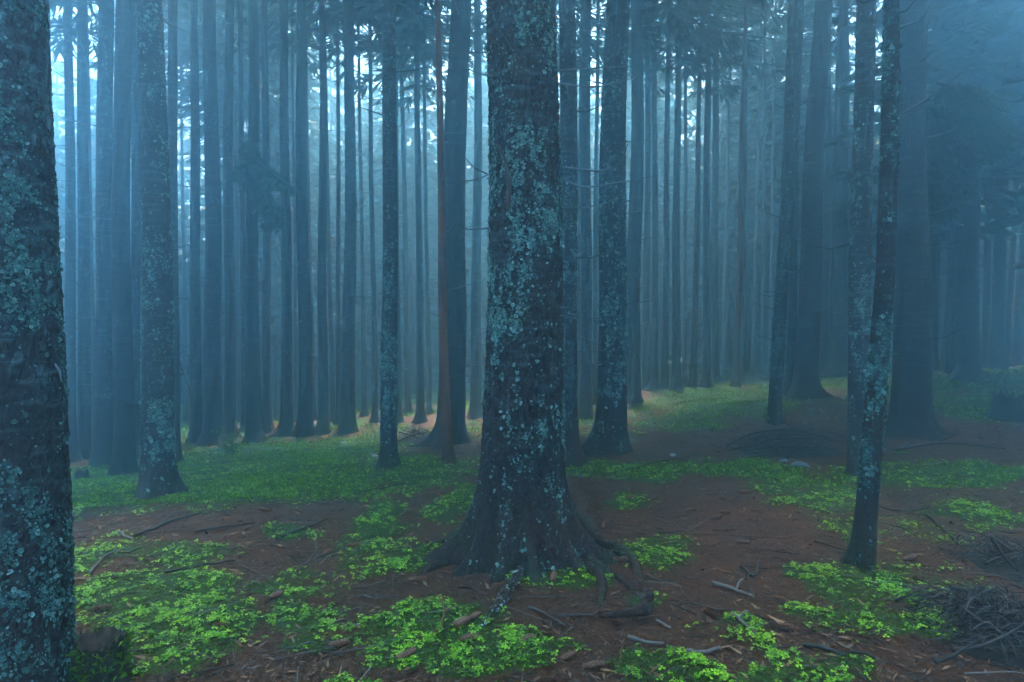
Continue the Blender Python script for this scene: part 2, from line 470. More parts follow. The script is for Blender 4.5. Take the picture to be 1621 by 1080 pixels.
# ------------------------------------------------------------------ spruce crowns (shared meshes)
def bough_quads(L, n_per_m, wid, droop, seed, curl=.15, sub=1.0):
    """one bough growing along +x from the origin: quads and tint"""
    r = np.random.default_rng(seed)
    n = max(5, int(L * n_per_m))
    s = np.sort(r.random(n)) * .96 + .04
    ax = np.stack([L * s, L * .05 * np.sin(s * 5 + seed), -droop * L * s ** 1.6 + curl * L * np.clip(s - .6, 0, 1) ** 1.2], 1)
    vs, ts = [], []
    for side in (-1, 1, 0):
        tl = (.10 + .34 * np.sin(np.pi * np.clip(s * .82 + .12, 0, 1))) * min(L, 2.2) * r.uniform(.5, 1.1, n) * sub
        if side == 0: tl = tl * .7
        d = np.stack([r.uniform(.45, .9, n), side * r.uniform(.6, 1.0, n) + r.normal(0, .15, n), -r.uniform(.15, .55, n) - (.5 if side == 0 else 0)], 1)
        d /= np.linalg.norm(d, axis=1)[:, None]
        w = np.cross(d, r.normal(0, .5, (n, 3)) + np.array([0, 0, 1.])); w /= np.linalg.norm(w, axis=1)[:, None]
        ww = wid * r.uniform(.7, 1.3, n)[:, None]
        mid = ax + d * (tl * .45)[:, None]
        tip = ax + d * tl[:, None] + np.array([0, 0, -.05]) * tl[:, None]
        vs.append(np.stack([ax, mid + w * ww, tip, mid - w * ww], 1).reshape(-1, 3))
        ts.append(np.repeat(np.clip(.35 + .3 * s + r.normal(0, .18, n), 0, 1), 4))
    k = 9
    q = np.linspace(0, 1, k)
    p = np.stack([L * q, L * .05 * np.sin(q * 5 + seed), -droop * L * q ** 1.6 + curl * L * np.clip(q - .6, 0, 1) ** 1.2], 1)
    return np.concatenate(vs), np.concatenate(ts), p

def rotz(v, a):
    c, s = math.cos(a), math.sin(a)
    return np.stack([v[:, 0] * c - v[:, 1] * s, v[:, 0] * s + v[:, 1] * c, v[:, 2]], 1)

def crown_mesh(name, seed, H, Rad, step=.5, per=5, n_per_m=11, wid=.03):
    r = random.Random(seed); h = Heap(); z = 0.0; k = 0
    while z < H:
        u = z / H
        for j in range(per):
            L = Rad * ((1 - u) ** .75) * r.uniform(.6, 1.1) * (min(1, .55 + u * 3)) + .15
            v, t, p = bough_quads(L, n_per_m, wid, r.uniform(.1, .42) * (1 - .7 * u), seed * 999 + k); k += 1
            a = 2 * math.pi * j / per + r.uniform(-.5, .5) + z
            v = rotz(v, a); v[:, 2] += z + r.uniform(-.15, .15)
            h.add(v, np.arange(len(v)).reshape(-1, 4), t)
        z += step * r.uniform(.7, 1.3)
    return h.mesh(name, M['needles'], False)

CROWNS = [crown_mesh('spruce_crown', 3 + i, 10.5 + i * .5, 2.1 + .12 * i) for i in range(4)]

# ------------------------------------------------------------------ trunks
def trunk_radius(T, th, z):
    c, s = np.cos(th), np.sin(th)
    r0, H = T['r'], T['H']
    r = r0 * np.clip(1 - .82 * (z - 1.4) / H, .04, 1.3)
    zz = np.maximum(z, -.3)
    r = r + r0 * T['flare'] * np.exp(-np.maximum(zz, -.05) / T['fh']) * (1 + .35 * fbm(c * 1.6 + T['seed'], s * 1.6, 2., 3, 2))
    for a, amp, w, lh in T['lobes']:
        d = np.angle(np.exp(1j * (th - a)))
        r = r + amp * np.exp(-(d / w) ** 2) * np.exp(-np.maximum(zz, -.05) / lh)
    r = r * (1 + .045 * fbm(c * 1.3 + T['seed'] * 3.1, s * 1.3, z * .9, 7, 3))
    bk = T['bark']
    if bk:
        k = 1.0 / T['plate']
        wx = c * r0 * k + .5 * vnoise(c * 6, s * 6, z * 9, 41); wy = s * r0 * k + .5 * vnoise(c * 6 + 9, s * 6, z * 9, 43); wz = z * k * .6
        d1, d2, idn = worley(wx, wy, wz, 3 + T['seed'])
        r = r + bk * (np.clip((d2 - d1) * 3.2, 0, 1) - .6) + bk * .9 * (idn - .5) + bk * .7 * fbm(c * r0 * 60, s * r0 * 60, z * 50, 11, 3)
    else:
        r = r + r0 * .05 * fbm(c * 4 + T['seed'], s * 4, z * 5, 13, 3)
    return r

def trunk_center(T, z):
    zs, xs, ys = T['path']
    a, p, q = T['bend']
    k = a * np.clip(np.asarray(z, float) / 2.5, 0, 1)
    return np.interp(z, zs, xs) + k * np.sin(np.asarray(z) * .9 + p), np.interp(z, zs, ys) + k * np.sin(np.asarray(z) * .7 + q)

def trunk_mesh(T, mat, nth, zs):
    th = np.linspace(0, 2 * np.pi, nth, endpoint=False)
    TH, Z = np.meshgrid(th, zs)
    r = trunk_radius(T, TH, Z)
    ox, oy = trunk_center(T, Z)
    v = np.stack([ox + r * np.cos(TH), oy + r * np.sin(TH), Z], -1).reshape(-1, 3)
    return mesh_np('trunk', v, grid_faces(len(zs), nth, True), mat)

def lichen_mesh(T, n, size, mat, prof, seed, spread=2.0, clump=2.2, thr=.0, zmax=5.0):
    """small lifted fronds all over the bark"""
    r = np.random.default_rng(seed)
    N = n * 14
    th = -np.pi / 2 + r.uniform(-spread, spread, N); z = r.random(N) * zmax
    rr = T['r']
    dens = fbm(np.cos(th) * rr * clump * 2.4, np.sin(th) * rr * clump * 2.4, z * clump, seed + 50, 4)
    d2 = fbm(np.cos(th) * rr * clump * 12, np.sin(th) * rr * clump * 12, z * clump * 6, seed + 80, 3)
    dens = np.clip((dens - thr) * 2.6 + .34, .04, 1) * np.clip(.5 + 2.2 * d2, .04, 1) * np.interp(z, *zip(*prof))
    keep = np.nonzero(r.random(N) < dens)[0][:n]
    th, z = th[keep], z[keep]; n = len(th)
    rad = trunk_radius(T, th, z); ox, oy = trunk_center(T, z)
    base = np.stack([ox + rad * np.cos(th), oy + rad * np.sin(th), z], 1)
    nrm = np.stack([np.cos(th), np.sin(th), np.full(n, .1)], 1)
    nrm += r.normal(0, .28, (n, 3)); nrm /= np.linalg.norm(nrm, axis=1)[:, None]
    up = np.array([0, 0, 1.])
    e1 = np.cross(up, nrm); e1 /= np.linalg.norm(e1, axis=1)[:, None]; e2 = np.cross(nrm, e1)
    K = 7
    sz = size * np.exp(r.normal(-.1, .62, n)); sz = np.minimum(sz, size * 3.2)
    a = np.linspace(0, 2 * np.pi, K, endpoint=False)[None] + r.uniform(0, 6.3, (n, 1))
    rk = sz[:, None] * r.uniform(.55, 1.2, (n, K))
    lift = .6 * sz[:, None] * r.uniform(-.25, 1.0, (n, K))
    rim = base[:, None] + e1[:, None] * (np.cos(a) * rk)[..., None] + e2[:, None] * (np.sin(a) * rk)[..., None] + nrm[:, None] * (lift + .004)[..., None]
    cen = base + nrm * (.003 + .05 * sz[:, None])
    v = np.concatenate([rim, cen[:, None]], 1).reshape(-1, 3)
    i = np.arange(n)[:, None] * (K + 1); k = np.arange(K)[None]
    f = np.stack([i + k, i + (k + 1) % K, np.broadcast_to(i + K, (n, K))], -1).reshape(-1, 3)
    t = np.clip(.34 + r.normal(0, .2, n) + .3 * (r.random(n) > .86), 0, 1)
    tt = np.concatenate([np.clip(t[:, None] + r.normal(.08, .12, (n, K)), 0, 1), t[:, None] * .6], 1).ravel()
    return mesh_np('lichen', v, f, mat, True, tt)

def twig_mesh(T, n, z0, z1, L, seed, mat):
    r = random.Random(seed); h = Heap()
    for i in range(n):
        z = r.uniform(z0, z1); a = r.uniform(-math.pi, math.pi)
        rad = float(trunk_radius(T, np.array([a]), np.array([z]))[0]); ox, oy = trunk_center(T, z)
        l = L * r.uniform(.25, 1.0); d = r.uniform(-.35, .15)
        p = []
        for s in (0, .35, .7, 1):
            p.append((ox + math.cos(a) * (rad - .02 + l * s), oy + math.sin(a) * (rad - .02 + l * s) + r.uniform(-.03, .03) * s,
                      z + l * (d * s + .35 * s * s) + r.uniform(-.02, .02)))
        heap_tube(h, np.array(p), np.array([.009, .007, .005, .002]) * r.uniform(.7, 1.3), 4, r.random())
    return h.mesh('dead_twig', mat)

TREE_N = [0]
def tree(base, width, top, label, mat='bark_bare', height=None, flare=.62, lobes=(), mids=(), crown=True, bark=0, plate=.04,
         res=None, lichen=None, twigs=0, hb=None, group='spruce trees of the misty wood', name='spruce_tree', d_scale=1.0, fh=.17):
    """base: pixel of the foot; width: trunk width in pixels at eye level; top: pixel x where the trunk leaves the picture"""
    i = TREE_N[0]; TREE_N[0] += 1
    r = random.Random(100 + i)
    g = ground_at(*base)
    d = g[1]
    rad = width / F * d / 2 * (.9 if d > 9.5 else 1)
    H = height or r.uniform(17.0, 19.0)
    zt = CAMH + 540 / F * d - g[2]
    xt = (top - CX) / F * d - g[0]
    zs = [-1.0, 0.0]; xs = [0.0, 0.0]; ys = [0.0, 0.0]
    for (mx, my) in mids:
        zs.append(CAMH - (my - CY) / F * d - g[2]); xs.append((mx - CX) / F * d - g[0]); ys.append(0.0)
    sl = (xt - xs[-1]) / (zt - zs[-1])
    zs += [zt, H + 1]; xs += [xt, xt + sl * (H + 1 - zt)]; ys += [0, 0]
    T = dict(r=rad, H=H, flare=flare, fh=fh, lobes=list(lobes), seed=i + 1, bark=bark, plate=plate, path=(zs, xs, ys), bend=(rad * (.12 if rad > .25 else .17), i * 1.7, i * 2.9))
    if not lobes:
        T['lobes'] = [(r.uniform(-math.pi, math.pi), rad * r.uniform(.4, 1.1), r.uniform(.2, .4), r.uniform(.07, .17)) for _ in range(5)]
    e = obj(name, None, loc=(g[0], g[1], g[2]))
    e.empty_display_size = .3
    tag(e, label, 'tree', group)
    if res: nth, nz = res
    else:
        nth = int(np.clip(width * .9, 14, 48)); nz = int(np.clip(width * 3, 40, 150))
    zlow = min(zt + .6, H - .5)
    zz = np.concatenate([-.35 + (zlow + .35) * np.linspace(0, 1, nz) ** 1.15, np.linspace(zlow, H, 14)[1:]])
    obj('trunk', trunk_mesh(T, M[mat], nth, zz), e)
    if lichen:
        n, size, lm, prof, thr = lichen
        tag(obj('lichen', lichen_mesh(T, n, size, M[lm], prof, 60 + i, thr=thr, zmax=min(zt + .3, 7), clump=1.6 if rad < .15 else 2.2), e), kind='stuff')
    if twigs:
        tag(obj('dead_twig', twig_mesh(T, twigs, .9, min(zt + .3, 10), .45 + .4 * r.random(), 300 + i, M['twig_grey']), e), kind='stuff')
    if crown:
        hb_ = hb if hb is not None else r.uniform(10.2, 12.6)
        cm = CROWNS[i % 4]
        ox, oy = trunk_center(T, hb_)
        c = obj('crown', cm, e, (float(ox), float(oy), hb_), (0, 0, r.uniform(0, 6.28)))
        s = (H + .3 - hb_) / (10.5 + .5 * (i % 4))
        c.scale = (1, 1, s)
    return e, T, g

LOW = [(0, .25), (.3, .3), (.8, .8), (1.2, 1), (2.4, .9), (4, .6), (7, .4)]
# --- the big one in the middle
central, TC, gC = tree((826, 878), 121, 827, 'massive lichen-flecked spruce with spreading roots in the centre of the clearing', 'bark', flare=.42, fh=.32,
    lobes=[(R(-18), .34, .20, .16), (R(-50), .30, .17, .19), (R(-82), .24, .14, .15), (R(-108), .18, .13, .13), (R(-138), .20, .16, .17), (R(-168), .36, .22, .18), (R(70), .15, .4, .2), (R(130), .15, .3, .2)],
    bark=.007, plate=.045, res=(180, 470), height=19, hb=12.5,
    lichen=(16150, 0.0049, 'lichen', [(0, .12), (.35, .3), (.6, .5), (.95, 1), (1.5, 1), (2.2, .75), (3.2, .55), (5, .4)], .02))

def root(parent, g, pts, r0, r1, mat='root', lift0=.12, sides=14, seed=1, name='root'):
    """a root along ground pixels, starting inside the trunk foot"""
    P = np.array([ground_at(*p) for p in pts])
    P = resample(P, 40)
    s = np.linspace(0, 1, 40)
    P[:, 0] += .02 * fbm(s * 6, seed, 0, 3, 2); P[:, 1] += .02 * fbm(s * 6, seed + 9, 0, 3, 2)
    rad = .82 * (r0 + (r1 - r0) * s ** .6) * (1 + .15 * np.sin(s * 17 + seed))
    P[:, 2] = gsurf(P[:, 0], P[:, 1]) + rad * .22 + lift0 * (1 - np.clip(s / .4, 0, 1)) ** 2
    P[:, 2] -= np.clip((s - .82) / .18, 0, 1) ** 1.5 * (rad * .5 + r1 * 1.6)
    v, f, c = tube(P - g, rad, sides, rough=.55, seed=seed)
    o = obj(name, mesh_np(name, v, [f, c], M[mat]), parent)
    return o, P, rad

ROOTS = [([(850, 862), (836, 892), (812, 925), (790, 962), (752, 1004)], .062, .030, .16, 'long pale root crusted with white lichen'),
         ([(884, 838), (930, 852), (968, 868), (1000, 890), (1022, 925)], .095, .03, .3, None),
         ([(872, 868), (908, 885), (938, 906), (952, 930), (944, 972)], .095, .024, .26, None),
         ([(930, 900), (965, 912), (992, 925), (1012, 946)], .05, .02, .06, None),
         ([(772, 858), (738, 874), (704, 894), (656, 914)], .11, .028, .3, None),
         ([(812, 872), (798, 892), (784, 916)], .05, .016, .12, None),
         ([(766, 840), (728, 850), (698, 864), (668, 880)], .075, .02, .2, None),
         ([(795, 870), (768, 892), (748, 916)], .06, .018, .14, None)]
for k, (pts, a, b_, l0, lab) in enumerate(ROOTS):
    o, P, rad = root(central, gC, pts, a, b_, lift0=l0, seed=k + 2)
    if lab:
        o['label'] = lab
        rr = np.random.default_rng(5)
        n = 300
        idx = rr.integers(8, 39, n); aa = rr.uniform(.1, np.pi - .1, n)
        tan = P[idx] - P[idx - 1]; tan /= np.linalg.norm(tan, axis=1)[:, None]
        sd = np.cross(tan, [0, 0, 1.]); sd /= np.linalg.norm(sd, axis=1)[:, None]
        nn = np.cos(aa)[:, None] * sd + np.sin(aa)[:, None] * np.array([0, 0, 1.])
        cen = P[idx] + nn * (rad[idx] * 1.12)[:, None] + tan * rr.uniform(-.02, .02, n)[:, None] - gC
        h = Heap()
        e1 = tan; e2 = np.cross(nn, tan)
        K = 6
        sz = .0036 * np.exp(rr.normal(0, .6, n))
        a6 = np.linspace(0, 2 * np.pi, K, endpoint=False)[None] + rr.uniform(0, 6, (n, 1))
        rk = sz[:, None] * rr.uniform(.5, 1.2, (n, K))
        rim = cen[:, None] + e1[:, None] * (np.cos(a6) * rk)[..., None] + e2[:, None] * (np.sin(a6) * rk)[..., None] + nn[:, None] * .002
        h.add(rim, np.arange(n * K).reshape(n, K), np.repeat(rr.random(n), K))
        tag(obj('lichen', h.mesh('lichen', M['lichen_white'], False), o), kind='stuff')

# dead branches of the big tree, each a part
def dead_branch(parent, g, d, pts, r0, r1, depth=0.0, mat='twig_grey', seed=0):
    n = 18
    Q = np.array([at_depth(p[0], p[1], d + depth * k / max(1, len(pts) - 1)) for k, p in enumerate(pts)])
    Q = resample(Q, n)
    h = Heap()
    heap_tube(h, Q - g, np.linspace(r0, r1, n), 6, .45 + .3 * np.random.default_rng(seed).random(), rough=.2, seed=seed)
    return obj('dead_branch', h.mesh('dead_branch', M[mat]), parent)
for k, (pts, r0, dp) in enumerate([
        ([(800, 124), (765, 118), (733, 106)], .008, -.3), ([(800, 262), (765, 280), (735, 287), (698, 287)], .008, -.2),
        ([(772, 276), (752, 266), (735, 248)], .006, -.2), ([(785, 360), (742, 363), (716, 353)], .007, -.3),
        ([(880, 132), (945, 137), (1012, 121)], .008, -.2), ([(880, 264), (958, 270), (984, 252), (994, 228)], .009, -.4),
        ([(885, 280), (920, 295), (966, 291), (1042, 278)], .009, -.2), ([(880, 330), (945, 326), (984, 308)], .006, .2),
        ([(790, 82), (740, 83), (692, 79)], .006, .1), ([(822, 98), (806, 70), (786, 40)], .010, -.5), ([(880, 112), (950, 107), (1000, 105)], .006, .1)]):
    dead_branch(central, gC, gC[1], pts, r0, .0025, dp, seed=k)
dead_branch(central, gC, gC[1] - .3, [(802, 335), (806, 295), (798, 250), (786, 228)], .022, .006, -.05, 'stick', 3)

# --- the one cut by the edge
left_tree, TL, gL = tree((-8, 1122), 196, -14, 'thick lichen-crusted trunk cut off by the left picture edge', 'bark_lichen', flare=.03, fh=.5, lobes=[(R(20), .015, .5, .3), (R(-60), .02, .4, .3)], bark=.006, plate=.035,
    res=(190, 420), height=18.5, hb=12.5, lichen=(21000, .0040, 'lichen_blue', [(0, .6), (.4, .6), (1, .85), (1.6, 1), (3, .9)], -.08))
dead_branch(left_tree, gL, gL[1], [(85, 575), (94, 588), (97, 605)], .006, .002, 0, 'twig_grey', 4)

# --- trees standing in the middle distance: foot, width, top x, label, options
MAIN = [
 ((112, 731), 18, 108, 'dark straight trunk, nearest neighbour of the left edge trunk', {}),
 ((134, 727), 20, 130, 'dark trunk between the edge trunk and the pale-crusted pair', {}),
 ((163, 738), 31, 168, 'grey-crusted trunk with reddish swollen foot left of the flared dark trunk', {'mat': 'bark_lichen'}),
 ((196, 751), 29, 193, 'dark trunk with spread foot just left of the stout lichen-spotted trunk', {'mat': 'bark'}),
 ((215, 727), 17, 212, 'slim trunk half hidden behind the stout lichen-spotted left trunk', {}),
 ((250, 788), 45, 241, 'stout lichen-spotted dark trunk with flared foot on the left moss', {'mat': 'bark', 'bark': .005, 'plate': .03, 'res': (90, 260), 'flare': .5,
     'lichen': (4080, 0.0072, 'lichen', [(0, .1), (.3, .3), (.7, 1), (1.6, 1), (2.2, .7), (3, .25), (8, .2)], .0)}),
 ((275, 733), 20, 272, 'slim trunk hugging the stout lichen-spotted trunk from behind, with a leaning twig', {}),
 ((311, 701), 19, 307, 'straight bare trunk standing alone in the bright left gap', {}),
 ((337, 704), 30, 333, 'wide ring-crusted trunk beside the small leafy shrub', {'mat': 'bark_lichen'}),
 ((364, 694), 20, 362, 'dark trunk right behind the small leafy shrub', {}),
 ((402, 699), 24, 399, 'dark mossy-footed trunk, right of the small leafy shrub', {'mat': 'bark'}),
 ((423, 686), 16, 420, 'slim trunk left of the narrow bright gap on the left', {}),
 ((455, 690), 20, 449, 'dark bare trunk, first of the close pair left of centre', {}),
 ((484, 690), 24, 475, 'dark bare trunk, second and thicker of the close pair left of centre', {}),
 ((512, 687), 17, 510, 'thin trunk between the close pair and the tall clean trunk', {}),
 ((551, 685), 24, 555, 'tall clean dark trunk left of the lichen-covered pole', {}),
 ((615, 741), 25, 617, 'slender pole trunk covered in blue-green lichen, standing alone on moss', {'mat': 'bark_lichen', 'flare': .2, 'bark': .003, 'plate': .02, 'res': (48, 260),
     'lichen': (2890, 0.0066, 'lichen', [(0, .05), (.5, .3), (.9, 1), (2.4, 1), (3.0, .3), (8, .2)], -.05)}),
 ((712, 703), 46, 728, 'broad dark trunk behind the crooked red-barked sapling', {'mat': 'bark', 'flare': .5}),
 ((753, 661), 18, 757, 'hazy trunk squeezed between the broad dark trunk and central spruce', {}),
 ((899, 738), 32, 897, 'lichen-grey trunk tucked behind the right side of the central spruce', {'mat': 'bark_lichen', 'flare': .3,
     'lichen': (1530, 0.0072, 'lichen', [(0, .1), (.6, .5), (1, 1), (3, 1), (8, .4)], .0)}),
 ((927, 664), 20, 929, 'dim trunk in the gap between two lichen-crusted trunks right of centre', {}),
 ((966, 714), 46, 978, 'heavily lichen-crusted trunk with flared foot right of the central spruce', {'mat': 'bark_lichen', 'bark': .004, 'plate': .03, 'res': (80, 240), 'flare': .5,
     'lichen': (4420, 0.0078, 'lichen', [(0, .4), (.5, .9), (1, 1), (2.4, 1), (3.4, .4), (8, .2)], -.08)}),
 ((1001, 640), 27, 1010, 'grey trunk directly right behind the heavily lichen-crusted flared trunk', {'mat': 'bark'}),
 ((1226, 669), 22, 1259, 'slim leaning trunk flecked white-blue above the big brush mound', {'mat': 'bark_lichen', 'flare': .12, 'bark': .003, 'plate': .02, 'res': (48, 220),
     'lichen': (2550, 0.0078, 'lichen_blue', [(0, .2), (.5, .7), (1, 1), (2.6, 1), (3.4, .3), (8, .15)], -.05)}),
 ((1274, 629), 38, 1302, 'broad hazy trunk right behind the white-flecked leaning trunk', {'mat': 'bark'}),
 ((1329, 596), 23, 1338, 'dim trunk between the broad hazy trunk and the leaning sapling', {}),
 ((1360, 755), 33, 1369, 'mossy grey trunk half hidden by the dark leaning sapling', {'mat': 'bark_lichen', 'flare': .15,
     'lichen': (1530, 0.0072, 'lichen', [(0, .2), (1, 1), (3, .8), (8, .3)], .1)}),
 ((1366, 896), 29, 1409, 'thin dark leaning sapling trunk speckled with lichen in the right foreground',
     {'mat': 'bark', 'flare': .22, 'bark': .003, 'plate': .018, 'res': (60, 360), 'mids': [(1377, 740), (1391, 560), (1400, 430)], 'height': 9, 'hb': 5.2,
      'lichen': (3910, 0.0053, 'lichen_blue', [(0, .35), (.3, .4), (.45, .15), (.8, .5), (1.2, 1), (2.1, 1), (2.6, .5), (8, .2)], -.05)}),
 ((1441, 686), 54, 1447, 'thick hazy trunk with root-spread foot behind the leaning sapling', {'mat': 'bark', 'flare': .45, 'bark': .004, 'plate': .035, 'res': (80, 200)}),
 ((1533, 601), 33, 1540, 'grey trunk with skirt-like foot above the broken stump', {'mat': 'bark', 'flare': .7}),
]
TREES = []
for base, w, top, lab, kw in MAIN:
    kw = dict(kw); kw.setdefault('twigs', 5 if base[1] > 750 or w < 28 and base[1] > 735 else 34)
    e, T, g = tree(base, w, top, lab, **kw)
    TREES.append((base[0], e, T, g))
    if base == (275, 733):
        dead_branch(e, g, g[1], [(276, 548), (290, 590), (306, 632)], .012, .005, -.1, 'stick', 8)
    if base == (1441, 686):
        dead_branch(e, g, g[1], [(1440, 92), (1466, 98), (1492, 112), (1518, 142)], .018, .004, -.4, 'twig_grey', 9)
        t1441 = (e, g)
    if base == (402, 699):
        t402 = (e, g)

# the crooked red sapling in front of the broad dark trunk
e, T, g = tree((713, 735), 15, 692, 'crooked thin sapling with orange-red bark before the broad dark trunk', 'bark_red', flare=.25, mids=[(707, 690), (704, 600), (700, 430)],
               crown=False, height=8.5, twigs=6, res=(20, 120))

# live boughs that hang into the picture
def bough_part(parent, g, start, end, d0, d1, seed, L=None):
    a = at_depth(start[0], start[1], d0); b = at_depth(end[0], end[1], d1)
    L = float(np.linalg.norm(b - a)); dr = (b - a)
    v, t, p = bough_quads(L, 60, .010, .05, seed, .02, sub=.55)
    h = Heap(); 
    r = np.random.default_rng(seed)
    # second order shoots along the twigs
    yaw = math.atan2(dr[1], dr[0]); pitch = math.asin(dr[2] / L)
    def place(q):
        c, s = math.cos(pitch), math.sin(pitch)
        q = np.stack([q[:, 0] * c - q[:, 2] * s, q[:, 1], q[:, 0] * s + q[:, 2] * c], 1)
        return rotz(q, yaw) + a - g
    q4 = v.reshape(-1, 4, 3)
    m_ = len(q4)
    for k in range(7):
        s = r.uniform(.15, 1., m_)[:, None]
        o = q4[:, 0] * (1 - s) + q4[:, 2] * s
        ln = np.linalg.norm(q4[:, 2] - q4[:, 0], axis=1)[:, None]
        dd = (q4[:, 2] - q4[:, 0]) / ln + r.normal(0, .75, (m_, 3)) + [0, 0, -.25]
        dd /= np.linalg.norm(dd, axis=1)[:, None]
        l2 = r.uniform(.05, .11, (m_, 1))
        w = np.cross(dd, r.normal(0, 1, (m_, 3))); w /= np.linalg.norm(w, axis=1)[:, None]
        vv = np.stack([o, o + dd * l2 * .4 + w * .011, o + dd * l2, o + dd * l2 * .4 - w * .011], 1).reshape(-1, 3)
        h.add(place(vv), np.arange(len(vv)).reshape(-1, 4), np.repeat(np.clip(r.normal(.55, .2, m_), 0, 1), 4))
    h.add(place(v), np.arange(len(v)).reshape(-1, 4), t)
    ob = obj('bough', h.mesh('bough', M['needles'], False), parent)
    hh = Heap(); heap_tube(hh, place(p), np.linspace(.016, .004, len(p)), 5, .4)
    obj('stem', hh.mesh('stem', M['stick']), ob)
e, g = t1441
for k, (s, t, d1) in enumerate([((1450, 160), (1590, 225), 2.6), ((1445, 185), (1540, 300), 2.0), ((1450, 140), (1640, 190), 3.4), ((1440, 225), (1490, 330), 1.6)]):
    bough_part(e, g, s, t, g[1], g[1] + d1, 40 + k)
e, g = t402
for k, (s, t, d1) in enumerate([((400, 240), (452, 290), -1.2), ((400, 260), (430, 350), -1.0), ((400, 215), (372, 280), -.8)]):
    bough_part(e, g, s, t, g[1], g[1] + d1, 60 + k)

# --- far trunks, faint in the haze: foot x, foot y, width, lean, material
FAR = [(96, 723, 9), (150, 702, 9), (232, 692, 9), (294, 668, 7), (322, 672, 7), (349, 670, 8), (380, 672, 9), (388, 684, 12), (412, 664, 7), (438, 662, 6),
       (469, 668, 6), (497, 665, 7), (527, 668, 8), (536, 672, 9), (577, 659, 8), (594, 669, 10), (632, 669, 9), (646, 654, 10), (666, 669, 13), (680, 655, 8), (758, 648, 9),
       (890, 640, 10), (915, 638, 9), (941, 640, 9), (1023, 616, 13), (1037, 617, 12), (1052, 616, 12), (1070, 618, 15), (1083, 613, 8), (1097, 614, 11), (1117, 613, 14), (1130, 607, 15),
       (1144, 606, 8), (1165, 613, 11), (1177, 606, 8), (1191, 604, 6), (1207, 602, 7), (1218, 600, 6), (1251, 628, 15), (1304, 592, 15), (1316, 590, 9),
       (1388, 590, 14), (1402, 588, 10), (1477, 586, 14), (1502, 586, 20), (1559, 583, 12), (1578, 583, 14), (1594, 580, 10), (1612, 577, 24)]
nick = {112: 'dark trunk next to the edge trunk', 163: 'reddish-footed trunk', 250: 'stout lichen-spotted trunk', 311: 'trunk alone in the bright gap', 337: 'ring-crusted trunk',
        402: 'mossy-footed trunk', 455: 'close pair of dark trunks', 551: 'tall clean trunk', 615: 'lichen-covered pole', 712: 'broad dark trunk', 966: 'lichen-crusted flared trunk',
        1226: 'white-flecked leaning trunk', 1274: 'broad hazy trunk', 1441: 'thick root-spread trunk', 1533: 'skirt-footed trunk', -10: 'left edge trunk', 826: 'central spruce'}
ORD = ['first', 'second', 'third', 'fourth', 'fifth', 'sixth', 'seventh', 'eighth', 'ninth', 'tenth', 'eleventh', 'twelfth', 'thirteenth', 'fourteenth', 'fifteenth', 'sixteenth']
cnt = {}
for x, y, w in FAR:
    ref = max(k for k in nick if k <= x + 1 or k == -10)
    cnt[ref] = cnt.get(ref, 0) + 1
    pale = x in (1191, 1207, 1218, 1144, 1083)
    redd = x == 1165
    look = 'pale streak-thin far trunk' if pale else 'rust-tinged far trunk' if redd else 'faint thin far trunk' if w < 10 else 'faint wider far trunk' if w >= 14 else 'faint slim far trunk'
    lab = '%s, %s right of the %s' % (look, ORD[cnt[ref] - 1], nick[ref])
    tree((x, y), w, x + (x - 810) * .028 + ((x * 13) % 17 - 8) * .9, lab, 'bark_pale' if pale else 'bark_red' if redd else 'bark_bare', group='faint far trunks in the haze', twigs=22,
         res=(12, 46), hb=7.6 + (x * 7 % 10) * .4)

# --- the wood beyond: one mass of trunks and boughs nobody could count
h = Heap(); r = random.Random(77); rs = np.random.default_rng(78)
cv = []
for i in range(3):
    cmesh = crown_mesh('far_crown', 50 + i, 10.7, 3.0, step=.5, per=5, n_per_m=4.2, wid=.17)
    v = np.empty(len(cmesh.vertices) * 3, np.float32); cmesh.vertices.foreach_get('co', v)
    t = np.empty(len(cmesh.vertices), np.float32); cmesh.attributes['tint'].data.foreach_get('value', t)
    cv.append((v.reshape(-1, 3), t)); bpy.data.meshes.remove(cmesh)
ht = Heap()
for k in range(170):
    if k < 128:
        yy = 20.5 + 13 * r.random() ** .7; xx = r.uniform(-1, 1) * (yy * .86 + 1)
    else:                                  # the wood goes on at the sides and behind the photographer
        yy = r.uniform(-6, 16); xx = r.uniform(-24, 24)
        if abs(xx) < max(7, yy * .95 + 4): continue
    if k >= 162:
        yy = r.uniform(13, 21); xx = yy * r.uniform(.62, .95)
    if k < 7:                              # low-boughed ones that close the gaps
        yy = 25 + k % 4 * 2; xx = ((465, 530, 640, 1010, 1150, 1195, 1470)[k] - CX) / F * yy
    z0 = gz1(xx, yy); Hh = r.uniform(8, 15.5) if k > 6 else 13.5 + k % 3
    heap_tube(ht, np.array([(xx, yy, z0 - .3), (xx, yy, z0 + 1), (xx + r.uniform(-.3, .3), yy, z0 + Hh)]), np.array([.22, .15, .02]) * r.uniform(.7, 1.2), 8, .3)
    if k < 7 or k % 2 == 0 or yy > 24 or k >= 128:
        v, t = cv[k % 3]
        hb_ = r.uniform(.0, 1.2) if yy > 26 else r.uniform(2, 6)
        v = rotz(v, r.uniform(0, 6.28)) * np.array([1, 1, (Hh - hb_) / 10.7]) + [xx, yy, z0 + hb_]
        h.add(v, np.arange(len(v)).reshape(-1, 4), t)
fo = obj('distant_forest', None); tag(fo, 'dim mass of far trunks and boughs closing the wood', 'forest', kind='stuff')
tag(obj('foliage', h.mesh('foliage', M['needles'], False), fo), kind='stuff')
tag(obj('far_trunk', ht.mesh('far_trunk', M['bark_bare']), fo), kind='stuff')

